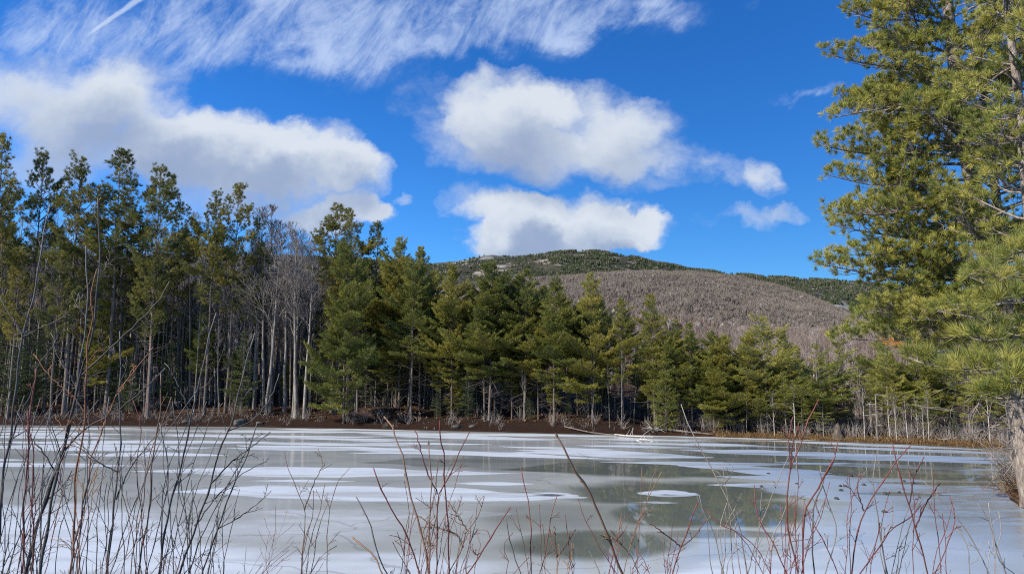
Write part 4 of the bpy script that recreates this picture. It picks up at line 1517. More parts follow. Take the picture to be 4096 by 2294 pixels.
def stem_mesh(pts4, D, w0, w1, mat, root, g, twigs=6, tl=.35, ang=.7, base=True, sub=2, bud=0.0, twig_lo=.12):
    """A stem along points of the photograph (listed from its foot up) at distance D, with side twigs."""
    b = MB()
    dz = g.normal(0, .05)
    drift = g.normal(0, .02)
    P = np.array([at4(x, y, D + dz + drift * i) for i, (x, y) in enumerate(pts4)])
    if base:
        d = P[0] - P[1]
        gz = ground_z1(P[0][0], P[0][1])
        drop = P[0][2] - gz + .08
        lim = np.clip(d[0] / max(-d[2], .05), -.35, .35)
        foot = P[0] + np.array((lim * drop * .6, 0, -drop))
        P = np.concatenate([[foot], P])
    L = np.linalg.norm(np.diff(P, axis=0), axis=1).sum()
    n = max(14, int(L / .05))
    q = smooth_path(P, n)
    s = np.linspace(0, 1, n)
    q = q + (np.sin(s * 37 + g.uniform(0, 6)) * .0035 + np.sin(s * 90) * .0018)[:, None] * np.array((1, .6, 0))
    r = (w0 + (w1 - w0) * s ** .9) * SPX * D * .5 * (.66 if mat in 'do' else .76)
    node = (np.arange(n) % 5 == 0)
    r = r * np.where(node, 1.28, 1.0)
    var = np.clip(.10 + .62 * s ** 2.0 + g.normal(0, .05), 0, 1)
    b.tube(q, r, 6, var=np.concatenate([np.repeat(var, 6), var[-1:]]))
    # terminal bud
    def budm(p, d, l):
        b.tube(np.array([p, p + d * l * .45, p + d * l]), (.0022, l * .24, .0008), 5, var=.8)

    def twig(c, d, l, r0, lev, v):
        p = bend(c, d, l, 5, .25 * l / .3, g, .55)
        b.tube(p, np.linspace(r0, max(.0011, r0 * .45), 6), 4 if lev == 0 else 3, var=v)
        if lev < sub:
            for j in range(g.integers(1, 4)):
                i = g.integers(1, 5)
                e = unit(p[i + 1] - p[i])
                sd = unit(np.cross(e, (0, 1.0, .2)) * g.choice((-1, 1)) + g.normal(0, .35, 3))
                twig(p[i], unit(e + sd * .75), l * g.uniform(.25, .5), r0 * .6, lev + 1, min(1, v + .15))
        if bud:
            budm(p[-1], unit(p[-1] - p[-2]), bud * .7)
    for j in range(twigs):
        f = twig_lo + (1 - twig_lo) * (j + g.uniform(.2, .8)) / twigs
        i = min(int(f * (n - 1)), n - 2)
        e = unit(q[i + 1] - q[i])
        sd = np.array(((1 if j % 2 else -1) * 1.0, g.normal(0, .5), g.normal(0, .15)))
        twig(q[i], unit(e + sd * ang * g.uniform(.7, 1.3)), tl * (1.15 - f * .75) * g.uniform(.5, 1.3), max(r[i] * .42, .0016), 0, float(var[i]))
    if bud:
        for i in range(n // 3, n - 1, 5):
            e = unit(q[i + 1] - q[i])
            sd = np.array((1 if (i // 5) % 2 else -1, 0, 0))
            budm(q[i] + sd * r[i] * .7, unit(e + sd * .5), bud)
        budm(q[-1], unit(q[-1] - q[-2]), bud * 1.5)
    off = np.array(root.location, dtype=np.float32)
    b.v = [v - off for v in b.v]
    b.build('stem', MATS[mat], root, True)


SHRUBS = [
    ("dark alder shrub with two thick leaning stems at the frame's edge", 'alder', 3.6, [
        ('a', [(105, 2294), (165, 2050), (220, 1885), (259, 1797), (281, 1682), (308, 1555), (330, 1450), (364, 1379), (388, 1185), (395, 991), (393, 792)], 30, 5, 9, .34),
        ('a', [(160, 2294), (182, 2133), (220, 1940), (248, 1830), (285, 1650), (318, 1480), (335, 1379), (347, 1137), (346, 981)], 24, 5, 8, .3),
        ('a', [(220, 1885), (160, 1790), (110, 1730), (70, 1650)], 8, 4, 2, .15),
        ('a', [(259, 1797), (330, 1720), (470, 1640), (600, 1530), (660, 1470)], 9, 4, 4, .16),
        ('a', [(308, 1555), (270, 1480), (225, 1405), (205, 1330)], 9, 4, 2, .12),
        ('a', [(325, 1500), (430, 1400), (540, 1300), (640, 1190), (675, 1125)], 10, 4, 3, .12)]),
    ("dark alder stem rising pale and whip like at the far end of the thicket", 'alder', 3.9, [
        ('a', [(-20, 2294), (3, 2028), (17, 1885), (39, 1764), (52, 1610), (69, 1516), (92, 1340), (131, 1185), (165, 1015), (196, 816)], 20, 6, 7, .3),
        ('a', [(92, 1345), (160, 1310), (230, 1280), (275, 1245)], 7, 3, 2, .1),
        ('a', [(92, 1345), (50, 1270), (15, 1215), (-10, 1170)], 8, 4, 1, .1),
        ('a', [(39, 1764), (90, 1640), (130, 1560), (165, 1440), (215, 1380), (230, 1310)], 9, 4, 3, .12)]),
    ("red dogwood with two straight upright stems amid the alder thicket", 'dogwood', 3.4, [
        ('d', [(80, 2294), (85, 2270), (99, 1968), (113, 1775), (127, 1610), (138, 1520), (140, 1474)], 16, 8, 5, .12),
        ('d', [(129, 2243), (132, 1968), (129, 1808), (118, 1700), (112, 1640)], 13, 6, 5, .14),
        ('d', [(180, 2294), (210, 2130), (250, 1960), (235, 1900), (250, 1830)], 8, 4, 4, .12)]),
    ("orange brown shrub with glossy upright stems and yellow tips", 'shrub', 3.3, [
        ('o', [(281, 2294), (292, 2133), (303, 1968), (311, 1841), (330, 1748), (336, 1638), (349, 1500), (356, 1335), (368, 1262), (361, 1204), (372, 1130), (386, 1083)], 19, 6, 4, .12),
        ('o', [(336, 1645), (290, 1580), (225, 1525), (165, 1460), (140, 1420)], 7, 4, 2, .08),
        ('o', [(290, 2230), (325, 2050), (352, 1924), (363, 1836), (402, 1737), (440, 1638), (479, 1555), (528, 1490), (575, 1440), (604, 1391)], 12, 5, 5, .14),
        ('o', [(363, 1836), (300, 1760), (245, 1700), (215, 1660)], 6, 3, 2, .1),
        ('o', [(402, 1737), (450, 1610), (500, 1530), (535, 1465)], 6, 4, 2, .08)]),
    ("upright dark shrub whose single slim stem ends level with the forest floor", 'alder', 3.8, [
        ('a', [(424, 2294), (440, 2160), (462, 1995), (471, 1885), (479, 1775), (481, 1638), (480, 1500), (477, 1323)], 17, 5, 9, .3),
        ('a', [(462, 1995), (520, 1870), (600, 1770), (690, 1640)], 7, 3, 3, .15),
        ('a', [(471, 1885), (400, 1850), (340, 1790), (310, 1740)], 7, 3, 2, .12)]),
    ("bushy grey brown alder with many crossing upright stems", 'alder', 3.7, [
        ('b', [(550, 2294), (572, 2188), (594, 2050), (605, 1885), (622, 1775), (638, 1640), (644, 1493)], 15, 5, 8, .26),
        ('a', [(633, 2294), (671, 2078), (694, 1958), (731, 1834), (762, 1697), (778, 1604), (800, 1500), (865, 1250)], 20, 5, 9, .28),
        ('a', [(640, 2294), (650, 2080), (670, 1900), (655, 1750), (640, 1690)], 11, 5, 6, .2),
        ('a', [(762, 1697), (740, 1600), (700, 1510), (660, 1450)], 8, 4, 2, .1),
        ('d', [(590, 2294), (570, 2110), (548, 1900), (560, 1700), (530, 1600)], 9, 4, 6, .2)]),
    ("leaning alder with long arching branch against the dark woods", 'alder', 3.7, [
        ('a', [(719, 2294), (781, 2100), (849, 1927), (880, 1784), (911, 1722), (954, 1586), (991, 1419), (1015, 1330)], 20, 5, 9, .28),
        ('a', [(911, 1722), (1016, 1673), (1084, 1586), (1115, 1493)], 8, 4, 2, .1),
        ('a', [(849, 1927), (920, 1850), (1000, 1790), (1078, 1725)], 8, 4, 4, .14),
        ('a', [(781, 2100), (860, 1990), (960, 1900), (1080, 1830)], 8, 3, 4, .14)]),
    ("slim dark shrub with upswept stems at the edge of the thicket", 'alder', 4.0, [
        ('a', [(812, 2294), (868, 2113), (929, 1958), (991, 1803), (1029, 1691)], 14, 5, 8, .22),
        ('a', [(760, 2294), (800, 2150), (870, 2020), (940, 1880), (1010, 1760)], 11, 4, 7, .22),
        ('a', [(868, 2113), (950, 2070), (1020, 2020), (1085, 1960)], 7, 3, 3, .12)]),
    ("thin brown shrub with forked wispy stems between thicket and middle shrubs", 'shrub', 4.2, [
        ('b', [(1208, 2294), (1214, 2160), (1216, 2035), (1180, 1930), (1152, 1870), (1132, 1805)], 8, 3, 6, .22),
        ('b', [(1216, 2035), (1260, 1920), (1290, 1860), (1270, 1790)], 6, 3, 3, .12),
        ('b', [(1305, 2294), (1312, 2130), (1320, 2020), (1350, 1930), (1400, 1870)], 8, 3, 5, .2),
        ('b', [(1240, 2294), (1300, 2210), (1345, 2180)], 6, 3, 3, .1)]),
    ("brown shrub with one tall budded stem curving up past the shoreline", 'shrub', 3.6, [
        ('b', [(1719, 2294), (1699, 2180), (1671, 2090), (1653, 2019), (1633, 1928), (1603, 1802), (1583, 1767), (1573, 1711), (1547, 1676)], 17, 8, 2, .1),
        ('b', [(1532, 2294), (1500, 2230), (1456, 2185), (1421, 2155)], 12, 8, 2, .08)]),
    ("red dogwood with a forked top like a letter Y in mid pond", 'dogwood', 3.5, [
        ('d', [(1742, 2294), (1750, 2150), (1752, 2054), (1752, 1973), (1784, 1923), (1830, 1830), (1875, 1731)], 15, 6, 4, .12),
        ('d', [(1752, 1973), (1719, 1913), (1690, 1820), (1661, 1721)], 9, 6, 1, .06),
        ('d', [(1800, 2294), (1790, 2105), (1782, 1953), (1772, 1802), (1759, 1756), (1757, 1686)], 15, 7, 3, .12),
        ('b', [(1715, 2294), (1720, 2100), (1722, 1900), (1716, 1780)], 9, 6, 1, .1)]),
    ("dark red shrub with two stems leaning away from the forked dogwood", 'shrub', 3.7, [
        ('d', [(1684, 2294), (1623, 2135), (1583, 2064), (1532, 1963), (1492, 1875)], 16, 7, 6, .12),
        ('a', [(1550, 2294), (1517, 2221), (1497, 2155), (1461, 2054), (1426, 1984)], 12, 6, 5, .1),
        ('d', [(1640, 2294), (1610, 2230), (1571, 2171)], 7, 4, 1, .06),
        ('g', [(1600, 2294), (1618, 2180), (1633, 2055)], 7, 4, 2, .1)]),
    ("crooked twiggy brown bush with tangled fine branchlets behind the forked dogwood", 'bush', 3.9, [
        ('b', [(1790, 2291), (1850, 2185), (1870, 2120), (1906, 2074), (1933, 1984)], 12, 5, 9, .16),
        ('b', [(1850, 2185), (1830, 2140), (1760, 2110), (1700, 2080), (1680, 2060)], 9, 4, 9, .14),
        ('b', [(1870, 2120), (1830, 2060), (1790, 2000)], 8, 4, 7, .14),
        ('g', [(1840, 2294), (1880, 2170), (1905, 2060), (1912, 2010), (1935, 1980)], 9, 4, 4, .12)]),
    ("red dogwood with a single stem slanting up and away beside the crooked bush", 'dogwood', 3.6, [
        ('d', [(1865, 2294), (1931, 2201), (1976, 2130), (2034, 2031)], 15, 7, 3, .1),
        ('d', [(1931, 2201), (1905, 2215), (1885, 2180)], 6, 3, 1, .05),
        ('a', [(2085, 2294), (2053, 2200), (2037, 2155), (2022, 2069)], 8, 5, 3, .1)]),
    ("slender red shrub with one upright and one slanting stem in mid pond", 'dogwood', 3.7, [
        ('d', [(2128, 2294), (2122, 2160), (2120, 2080), (2113, 1994), (2082, 1873)], 13, 6, 5, .09),
        ('d', [(2158, 2294), (2193, 2145), (2205, 2070), (2224, 1984)], 10, 5, 4, .1),
        ('d', [(2050, 2294), (2110, 2230)], 6, 4, 1, .05)]),
    ("small orange stemmed shrub with three pronged tips", 'shrub', 3.9, [
        ('o', [(2231, 2294), (2227, 2225), (2205, 2170), (2198, 2120)], 9, 4, 2, .1),
        ('o', [(2227, 2225), (2222, 2160), (2218, 2105)], 5, 4, 0, .1),
        ('d', [(2227, 2225), (2270, 2170), (2296, 2120)], 6, 4, 1, .08),
        ('d', [(2290, 2294), (2275, 2180), (2259, 2064)], 7, 4, 2, .08)]),
    ("tallest mid pond stem, thick rusty brown with swollen buds, leaning toward the alders", 'shrub', 3.0, [
        ('b', [(2490, 2294), (2461, 2216), (2420, 2105), (2380, 2029), (2350, 1948), (2304, 1888), (2274, 1817), (2231, 1751)], 26, 10, 1, .08)]),
    ("small red shrub tangled round the foot of the rusty budded stem", 'shrub', 3.4, [
        ('d', [(2461, 2281), (2400, 2185), (2365, 2125), (2335, 2070), (2314, 1999)], 10, 4, 4, .1),
        ('d', [(2430, 2294), (2460, 2200), (2478, 2140)], 8, 4, 3, .1),
        ('a', [(2400, 2294), (2375, 2240), (2355, 2200)], 7, 4, 2, .08),
        ('d', [(2560, 2294), (2520, 2220), (2480, 2170), (2440, 2140)], 8, 4, 4, .12)]),
    ("grey whip like shrub rising to the shaded bend of the far shore", 'shrub', 3.9, [
        ('g', [(2990, 2294), (2972, 2200), (2955, 2105), (2915, 2004), (2885, 1943), (2839, 1862), (2784, 1756), (2748, 1676), (2723, 1615)], 12, 5, 5, .16),
        ('g', [(2885, 1943), (2930, 1880), (2927, 1863)], 6, 4, 1, .06)]),
    ("red dogwood with a cup of three forked tips before the dark reflection", 'dogwood', 3.6, [
        ('d', [(2693, 2294), (2708, 2230), (2723, 2185), (2758, 2095), (2789, 2014)], 12, 6, 2, .08),
        ('d', [(2723, 2185), (2670, 2140), (2607, 2095)], 8, 5, 1, .06),
        ('d', [(2723, 2185), (2780, 2140), (2815, 2085)], 6, 4, 1, .06),
        ('d', [(2600, 2294), (2570, 2230), (2545, 2200)], 7, 4, 3, .1)]),
    ("pale grey shrub with thin arching stems among the red dogwoods", 'shrub', 4.0, [
        ('g', [(2895, 2294), (2854, 2130), (2819, 2054), (2799, 1979)], 9, 4, 4, .12),
        ('g', [(3300, 2294), (3345, 2120), (3310, 2000), (3285, 1900), (3280, 1860)], 9, 4, 5, .18),
        ('g', [(2960, 2294), (2945, 2150), (2942, 2090)], 7, 4, 3, .12)]),
    ("red dogwood with low slanting stems crossing over the dark ice", 'dogwood', 3.7, [
        ('d', [(3147, 2294), (3081, 2145), (3036, 2085), (3022, 2020), (3018, 1943)], 12, 6, 5, .12),
        ('d', [(3080, 2294), (3020, 2180), (2960, 2130), (2870, 2090), (2825, 2040)], 10, 4, 5, .12),
        ('d', [(3050, 2294), (2980, 2160), (2900, 2090)], 8, 4, 4, .12)]),
    ("tall red dogwood whose long curved tip crosses the sunny far shore", 'dogwood', 3.4, [
        ('d', [(3195, 2294), (3187, 2256), (3157, 2155), (3147, 2054), (3157, 1923), (3160, 1873), (3195, 1790), (3228, 1691), (3255, 1640), (3273, 1600)], 17, 6, 5, .14),
        ('d', [(3160, 1873), (3157, 1751), (3167, 1671)], 9, 6, 0, .1),
        ('d', [(3160, 1873), (3172, 1780), (3192, 1702)], 8, 5, 0, .1)]),
    ("red dogwood with a bent elbow stem and bright crimson upper fork", 'dogwood', 3.5, [
        ('d', [(3215, 2294), (3213, 2155), (3223, 2029), (3273, 1953), (3300, 1900), (3334, 1832)], 14, 8, 4, .12),
        ('d', [(3300, 1900), (3335, 1840), (3349, 1767)], 8, 5, 1, .08),
        ('a', [(3258, 2294), (3250, 2105), (3258, 2004), (3285, 1960), (3298, 1903)], 13, 6, 4, .12),
        ('d', [(3350, 2294), (3290, 2150), (3255, 2090), (3220, 2020)], 12, 5, 4, .12)]),
    ("red dogwood with long stems fanning out over the blue white ice", 'dogwood', 3.5, [
        ('d', [(3405, 2294), (3414, 2240), (3435, 2105), (3480, 1999), (3531, 1928), (3586, 1842), (3636, 1782)], 15, 6, 4, .14),
        ('d', [(3440, 2294), (3520, 2180), (3560, 2120), (3650, 2060), (3680, 2020)], 11, 6, 3, .12),
        ('d', [(3454, 2040), (3430, 1950), (3435, 1900)], 8, 5, 2, .1)]),
    ("dark red shrub with a straight stem standing before the stony ice", 'dogwood', 3.8, [
        ('a', [(3551, 2294), (3515, 2105), (3505, 2030), (3495, 1953), (3503, 1817)], 12, 5, 5, .16),
        ('g', [(3540, 2294), (3520, 2190), (3570, 2080), (3565, 2000)], 7, 4, 4, .14)]),
    ("red and black shrub leaning back under the near pine's boughs", 'dogwood', 3.5, [
        ('d', [(3710, 2294), (3687, 2200), (3662, 2105), (3637, 2014), (3615, 1960), (3601, 1913), (3571, 1772)], 14, 6, 4, .14),
        ('d', [(3662, 2105), (3700, 2020), (3755, 1935)], 9, 6, 2, .1),
        ('d', [(3637, 2014), (3660, 1900), (3692, 1830)], 7, 5, 1, .1),
        ('d', [(3740, 2294), (3790, 2170), (3822, 2060), (3800, 1990)], 9, 5, 4, .14)]),
    ("pale straw coloured shrub with thin curved stems at the corner of the frame", 'shrub', 3.9, [
        ('g', [(4027, 2294), (3969, 2137), (3940, 2050), (3911, 2011)], 10, 5, 5, .14),
        ('g', [(3960, 2294), (3900, 2180), (3830, 2070), (3760, 1990), (3690, 1920)], 9, 4, 6, .16),
        ('g', [(3880, 2294), (3860, 2160), (3820, 2100)], 7, 4, 4, .14),
        ('g', [(4060, 2294), (4000, 2240), (3970, 2120), (3955, 2010)], 7, 4, 4, .14)]),
]


def make_shrubs():
    g = np.random.default_rng(3)
    for label, cat, D, stems in SHRUBS:
        p = at4(*stems[0][1][0], D)
        root = empty({'alder': 'alder_shrub', 'dogwood': 'dogwood_shrub', 'bush': 'twiggy_bush'}.get(cat, 'bare_shrub'), (p[0], p[1], ground_z1(p[0], p[1])))
        tag(root, label, cat)
        for mat, pts, w0, w1, tw, tl in stems:
            low = pts[0][1] >= 2240
            thin = 'tall' in label and 'budded' in label or 'swollen' in label
            stem_mesh(pts, D, w0, w1, mat, root, g, twigs=tw if low else max(1, tw), tl=tl, base=low, sub=2 if mat != 'd' else 1,
                      ang=.75, bud=.017 if mat == 'b' and tw < 3 else (.007 if mat in 'do' else 0), twig_lo=.30 if low else .15)

        # thinner shoots between them
        x0 = stems[0][1][0][0]
        ytop = min(p[1] for st in stems for p in st[1])
        for i in range(8 if x0 < 1000 else 4):
            xb = x0 + g.normal(0, 45)
            if abs(xb - x0) > 150:
                continue
            yt = 2294 - (2294 - max(ytop, 1350)) * g.uniform(.35, .8)
            dx = g.normal(.12, .16) * (2294 - yt)
            pts = [(xb, 2294), (xb + dx * .25, 2294 + (yt - 2294) * .33), (xb + dx * .6 + g.normal(0, 10), 2294 + (yt - 2294) * .68), (xb + dx, yt)]
            stem_mesh(pts, D + g.normal(0, .15), g.uniform(6, 9), 3.2, ('a' if x0 < 1000 and i % 3 else stems[0][0]), root, g, twigs=g.integers(4, 8), tl=.18, sub=1, twig_lo=.2, bud=.006 if stems[0][0] in 'do' else 0)

    # low fine-twigged bushes
    def bush(px, py, D, n, mat, label, cat='bush', spread=.5):
        top = at4(px, py, D)
        gz = ground_z1(top[0], D)
        H = top[2] - gz
        root = empty('twiggy_bush', (top[0], D, gz))
        tag(root, label, cat)
        for i in range(n):
            b = MB()

            def tw(c, d, l, r, lev):
                p = bend(c, d, l, 5, .25, g, .75)
                b.tube(p, np.linspace(r, max(.0012, r * .5), 6), 4 if lev == 0 else 3, var=min(1, .15 + .25 * lev + g.uniform(0, .2)))
                if lev < 3:
                    for j in range((5, 4, 3)[lev]):
                        s = g.uniform(.35 if lev == 0 else .2, 1)
                        k = min(int(s * 5), 4)
                        e = unit(p[k + 1] - p[k])
                        sd = unit(g.normal(0, 1, 3) * np.array((1, .7, .5)))
                        tw(p[k], unit(e + sd * .8), l * (.42, .45, .5)[lev] * g.uniform(.6, 1.1), r * .5, lev + 1)
            d = np.array((g.normal(0, spread * .5), g.normal(0, .2), 1))
            tw(np.array((g.normal(0, .06), g.normal(0, .06), -.05)), unit(d), H * g.uniform(.6, .85), .0048, 0)
            b.build('stem', MATS[mat], root, True)
    B = [(60, 1960, 4.0, 7, 'a', "dense dark twiggy bush in the bottom corner under the leaning alders"),
         (210, 2020, 3.7, 6, 'b', "dense brown twiggy bush at the feet of the two leaning alders"),
         (400, 1990, 4.1, 6, 'b', "brown twiggy bush round the foot of the slim upright alder"),
         (560, 2060, 3.9, 5, 'a', "dark twiggy bush filling the foot of the crossing alders"),
         (760, 2030, 4.2, 6, 'a', "dark twiggy bush beneath the alder with the arching branch"),
         (900, 2090, 4.0, 5, 'd', "reddish twiggy bush at the outer foot of the thicket"),
         (1040, 2100, 4.2, 5, 'd', "reddish low bush standing free beside the alder thicket"),
         (1690, 2130, 4.0, 4, 'b', "fine brown bush low among the forked dogwood stems"),
         (2120, 2200, 3.9, 3, 'd', "low red bush before the milky ice in mid pond"),
         (2560, 2200, 3.8, 4, 'd', "low red bush beside the cup shaped dogwood"),
         (2850, 2190, 4.0, 4, 'd', "low red bush under the crossing dogwood stems"),
         (3080, 2180, 4.0, 4, 'g', "low grey twiggy bush under the tall curved dogwood"),
         (3330, 2170, 3.9, 4, 'd', "low red bush under the elbow stemmed dogwood"),
         (3620, 2200, 4.0, 4, 'd', "low red bush under the fan of dogwood stems"),
         (3880, 2170, 3.9, 4, 'd', "low red bush beside the straw coloured shrub")]
    for px, py, D, n, mat, label in B:
        bush(px, py, D, n, mat, label)

    # brushy bank beyond the great pine
    def brush(x, y, H, n, mat, label, seed):
        gg = np.random.default_rng(seed)
        gz = ground_z1(x, y)
        root = empty('bank_brush', (x, y, gz))
        tag(root, label, 'brush')
        b = MB()
        for i in range(n):
            d = np.array((gg.normal(-.25, .6), gg.normal(0, .5), 1))
            p = bend((gg.normal(0, .35), gg.normal(0, .35), -.05), unit(d), H * gg.uniform(.5, 1.1), 6, gg.uniform(-.9, .2), gg, .8)
            b.tube(p, np.linspace(.014, .004, 7), 3, cap=False, var=gg.uniform(.2, 1))
            for j in range(6):
                k = gg.integers(1, 6)
                e = unit(p[k + 1] - p[k]) if k < 6 else unit(p[k] - p[k - 1])
                b.tube(bend(p[k], unit(e + gg.normal(0, .6, 3)), H * gg.uniform(.15, .4), 3, 0, gg, .6), (.007, .006, .005, .004), 3, cap=False, var=gg.uniform(.2, 1))
        b.build('stems', MATS[mat], root)
    brush(25.6, 37.3, 2.6, 44, 'g', "pale bare brush on the point, farthest of the brushy clumps", 1)
    brush(23.2, 34.2, 2.4, 44, 'g', "pale bare brush arching over the ice beyond the great pine", 2)
    brush(21.2, 31.2, 2.1, 46, 'b', "brown bare brush low over the ice by the great pine's foot", 3)
    brush(28.4, 41.0, 3.0, 40, 'g', "tall pale brush where the point meets the sunny shore", 4)
    brush(19.9, 28.2, 1.4, 34, 'b', "short brown brush at the frame's edge below the great pine", 5)


make_shrubs()


# ------------------------------------------------------------------ shore debris, stones, logs
def lump(name, loc, size, mat, label, cat, group=None, seed=0, sub=3):
    import bmesh
    g = np.random.default_rng(seed)
    bm = bmesh.new()
    bmesh.ops.create_icosphere(bm, subdivisions=sub, radius=1)
    for v in bm.verts:
        c = v.co
        f = 1 + .16 * math.sin(c.x * 3.1 + seed) * math.cos(c.y * 2.7 + seed * 2) + .10 * math.sin(c.z * 5 + c.x * 4 + seed) + .05 * math.sin(c.y * 11 + seed)
        v.co = Vector((c.x * f * size[0], c.y * f * size[1], c.z * f * size[2]))
    me = bpy.data.meshes.new(name)
    bm.to_mesh(me)
    bm.free()
    a = me.attributes.new('var', 'FLOAT', 'POINT')
    a.data.foreach_set('value', np.full(len(me.vertices), .5, np.float32))
    me.materials.append(mat)
    me.polygons.foreach_set('use_smooth', np.ones(len(me.polygons), bool))
    o = bpy.data.objects.new(name, me)
    COL.objects.link(o)
    o.location = loc
    o.rotation_euler = (0, 0, seed * 1.3)
    tag(o, label, cat, group)
    return o


def make_debris():
    g = np.random.default_rng(9)
    m_st = plain_ground("shore_stone", [(.3, (.04, .04, .036)), (.55, (.10, .098, .088)), (.75, (.17, .165, .15))], 3)
    m_dk = plain_ground("dark_stone", [(.3, (.025, .025, .025)), (.7, (.10, .095, .09))], 14)
    def shore_at(px, back):
        D = far_shore_D(px) + back
        u = uv_of(px, 1000)[0]
        return u * D, D
    for i, (px, back, s, lab) in enumerate([
            (608, .6, (.75, .5, .4), "rounded grey boulder at the water line before the leafless woods"),
            (655, .7, (.45, .3, .16), "flat small rock beside the rounded grey boulder"),
            (1150, .6, (.42, .3, .2), "pale stone at the water line below the two leading shoots pine"),
            (1188, .8, (.3, .25, .15), "small pale stone next to the shore stone under the dark pines"),
            (470, .8, (.4, .35, .2), "low dark rock on the leafy bank behind the alder thicket")]):
        x, y = shore_at(px, back)
        lump('shore_rock', (x, y, max(ground_z1(x, y), 0) + s[2] * .25), s, m_st, lab, 'rock', None, i + 1)
    px8 = [(1280, 685), (1560, 660), (1905, 680), (1945, 682), (1910, 715), (1875, 780), (2090, 670), (2260, 740), (2290, 735), (2370, 730), (2410, 640), (2510, 785), (2532, 770), (2255, 885), (1990, 600), (2480, 655), (1335, 580)]
    for i, (cx, cy) in enumerate(px8):
        sx, sy = cx / 1.9815 + 2400, cy / 1.9815 + 1600
        u, v = uv_of(sx * .62891, sy * .62891)
        D = CAM_H / -v
        s = g.uniform(.05, .085)
        lump('ice_stone', (u * D, D, s * .35), (s * 1.3, s, s * .8), m_dk, "small dark stone lying on the bluish ice near the brushy point", 'stone', 'small stones on the ice', i + 30, 2)

    def log(name, p, r, label, mat, nb, seed, cat='log'):
        gg = np.random.default_rng(seed)
        p = np.array(p, float)
        root = empty(name, p[0])
        tag(root, label, cat)
        b = MB()
        q = smooth_path(p - p[0], 12)
        b.tube(q, np.linspace(r, r * .45, 12), 7, var=.7)
        b.build('trunk', mat, root, True)
        for j in range(nb):
            c = MB()
            k = gg.integers(2, 11)
            d = unit(gg.normal(0, .7, 3) + np.array((0, 0, .8)))
            c.tube(bend(q[k], d, gg.uniform(.3, 1.1), 4, gg.normal(0, .5), gg, .8), np.linspace(r * .35, .008, 5), 4, var=.9)
            c.build('branch', mat, root)
    def sp(px, back, z):
        x, y = shore_at(px, back)
        return (x, y, z)
    log('fallen_log', [sp(1420, 1.0, .55), sp(1480, -.3, .22), sp(1560, -1.6, .08)], .055, "long grey fallen log sliding down onto the ice from the dark bank", M_PBARK, 6, 1)
    log('driftwood', [sp(1545, -1.2, .1), sp(1590, -2.2, .10), sp(1640, -2.4, .08)], .07, "bleached driftwood branch frozen in the ice off the dark bank", M_PALE, 6, 2, 'driftwood')
    log('driftwood', [sp(1600, -5.2, .02), sp(1618, -5.5, .14), sp(1640, -5.9, .02)], .045, "small pale forked branch stuck in the ice farther out", M_PALE, 2, 3, 'driftwood')
    log('fallen_log', [sp(1660, 1.2, .5), sp(1720, .6, .35), sp(1790, .3, .2)], .12, "dark fallen log along the shadowed bend of the shore", M_PBARK, 6, 5)
    # root of an upturned tree
    x, y = shore_at(1645, .8)
    root = empty('upturned_roots', (x, y, .2))
    tag(root, "tangle of grey upturned roots on the dark bank by the driftwood", 'roots')
    b = MB()
    for i in range(16):
        a = g.uniform(0, 6.28)
        b.tube(bend((0, 0, .2), unit(np.array((math.cos(a), .3 * math.sin(a), g.uniform(-.1, 1)))), g.uniform(.6, 1.7), 6, -.4, g, 1.2), np.linspace(.07, .01, 7), 5, var=g.uniform(.3, 1))
    b.build('root_tangle', M_DEADW, root)
    x, y = shore_at(2103, .9)
    root = empty('stump', (x, y, ground_z1(x, y)))
    tag(root, "brown flared stump on the grassy edge of the sunny shore", 'stump')
    b = MB()
    th = np.arange(14)
    b.tube(np.array([(0, 0, -.2), (0, 0, .1), (0, 0, .45), (.02, 0, .8), (.02, 0, .95)]), (.55, .46, .30, .24, .20), 10, var=.2)
    b.build('wood', M_PBARK, root, True)
    # dead grass along the sunny shore
    b = MB()
    P = []
    for i in range(2600):
        px = g.uniform(1780, 2620)
        x, y = shore_at(px, g.uniform(-.15, 1.6) ** 1.0)
        P.append((x, y, max(0, ground_z1(x, y)) - .03))
    for i in range(1500):
        a = g.uniform()
        x = np.interp(a, [0, .3, .6, 1], [31.5, 26, 21.3, 19.2]) + g.uniform(-.1, 1.6)
        y = np.interp(a, [0, .3, .6, 1], [45.5, 39, 32.8, 26]) + g.normal(0, .4)
        P.append((x, y, max(0, ground_z1(x, y)) - .03))
    P = np.array(P)
    b.blades(P, np.tile((0, 0, 1.0), (len(P), 1)), g.uniform(.10, .32, len(P)), 6, .02, .45, g.uniform(0, 1, len(P)), .12, .1, g=g)
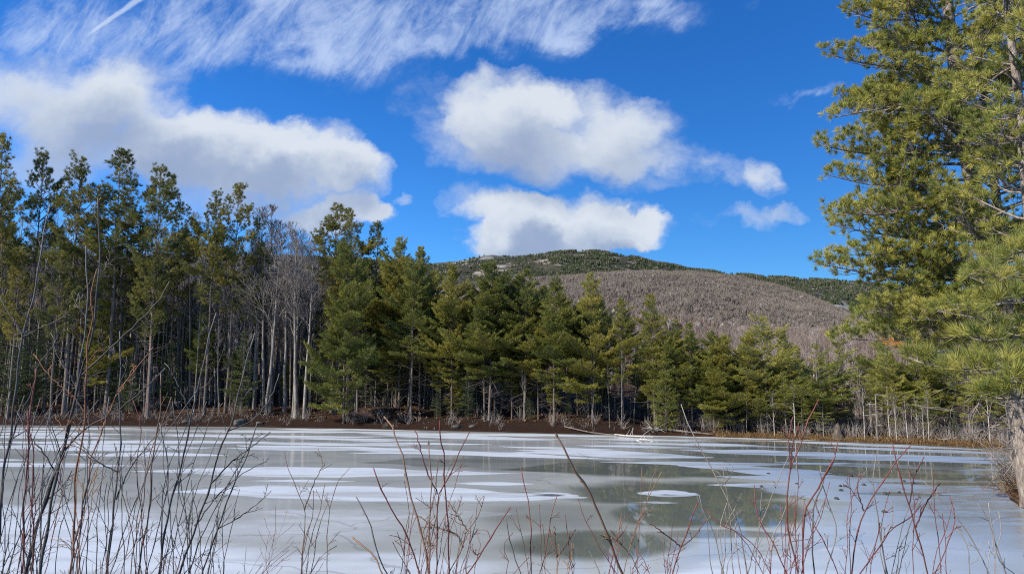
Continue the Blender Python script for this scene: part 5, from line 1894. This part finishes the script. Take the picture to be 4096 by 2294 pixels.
    m = var_mat("dead_grass", [(0, (.09, .052, .022)), (.5, (.19, .112, .046)), (1, (.32, .23, .12))], .6)
    tag(b.build('shore_grass', m), "orange brown dead grass along the sunny shore", 'grass', None, 'stuff')
    # low bare undergrowth in the woods along the shore
    b = MB()
    P = []
    while len(P) < 700:
        px = g.uniform(-150, 2650)
        if px < 1750 and g.uniform() < .72:
            continue
        x, y = shore_at(px, 1 + 22 * g.uniform() ** 1.7)
        P.append((x, y, ground_z1(x, y) - .05))
    for i in range(90):
        x, y = shore_at(g.uniform(-150, 1850), g.uniform(.15, 2.2))
        P.append((x, y, max(0, ground_z1(x, y)) - .05))
    P = np.array(P)
    H = g.uniform(.6, 1.9, len(P))
    H[-90:] *= g.uniform(.2, .55, 90)
    b.blades(P, np.tile((0, 0, 1.0), (len(P), 1)), H, 12, .022, .38, g.uniform(0, 1, len(P)), .1, g=g)
    b.blades(P + np.array((0, 0, .5)), np.tile((0, 0, .6), (len(P), 1)), H * .6, 14, .014, .6, g.uniform(0, 1, len(P)), .2, g=g)
    tag(b.build('undergrowth', M_TWIG), "thin leafless undergrowth along the edge of the shore woods", 'undergrowth', None, 'stuff')
    # fallen leaves lying on the forest floor
    n = 16000
    px = g.uniform(-150, 2650, n)
    back = 2.5 + 33 * g.uniform(0, 1, n) ** 1.3
    D = np.interp(px, [s[0] for s in SHORE], [far_shore_D(s[0]) for s in SHORE]) + back
    u = np.array([uv_of(a, 1000)[0] for a in px])
    x = u * D
    z = ground_z(x, D)
    P = np.stack([x, D, z + .01], -1)
    b = MB()
    b.blades(P, np.stack([g.normal(0, 1, n), g.normal(0, 1, n), g.uniform(0, .8, n)], -1), g.uniform(.12, .22, n), 1, .14, .2, g.uniform(0, 1, n), .05, g=g)
    m = var_mat("fallen_leaf", [(0, (.05, .026, .016)), (.5, (.12, .068, .038)), (1, (.24, .16, .10))], .3)
    tag(b.build('fallen_leaves', m), "fallen brown leaves littering the forest floor", 'leaves', None, 'stuff')


make_debris()
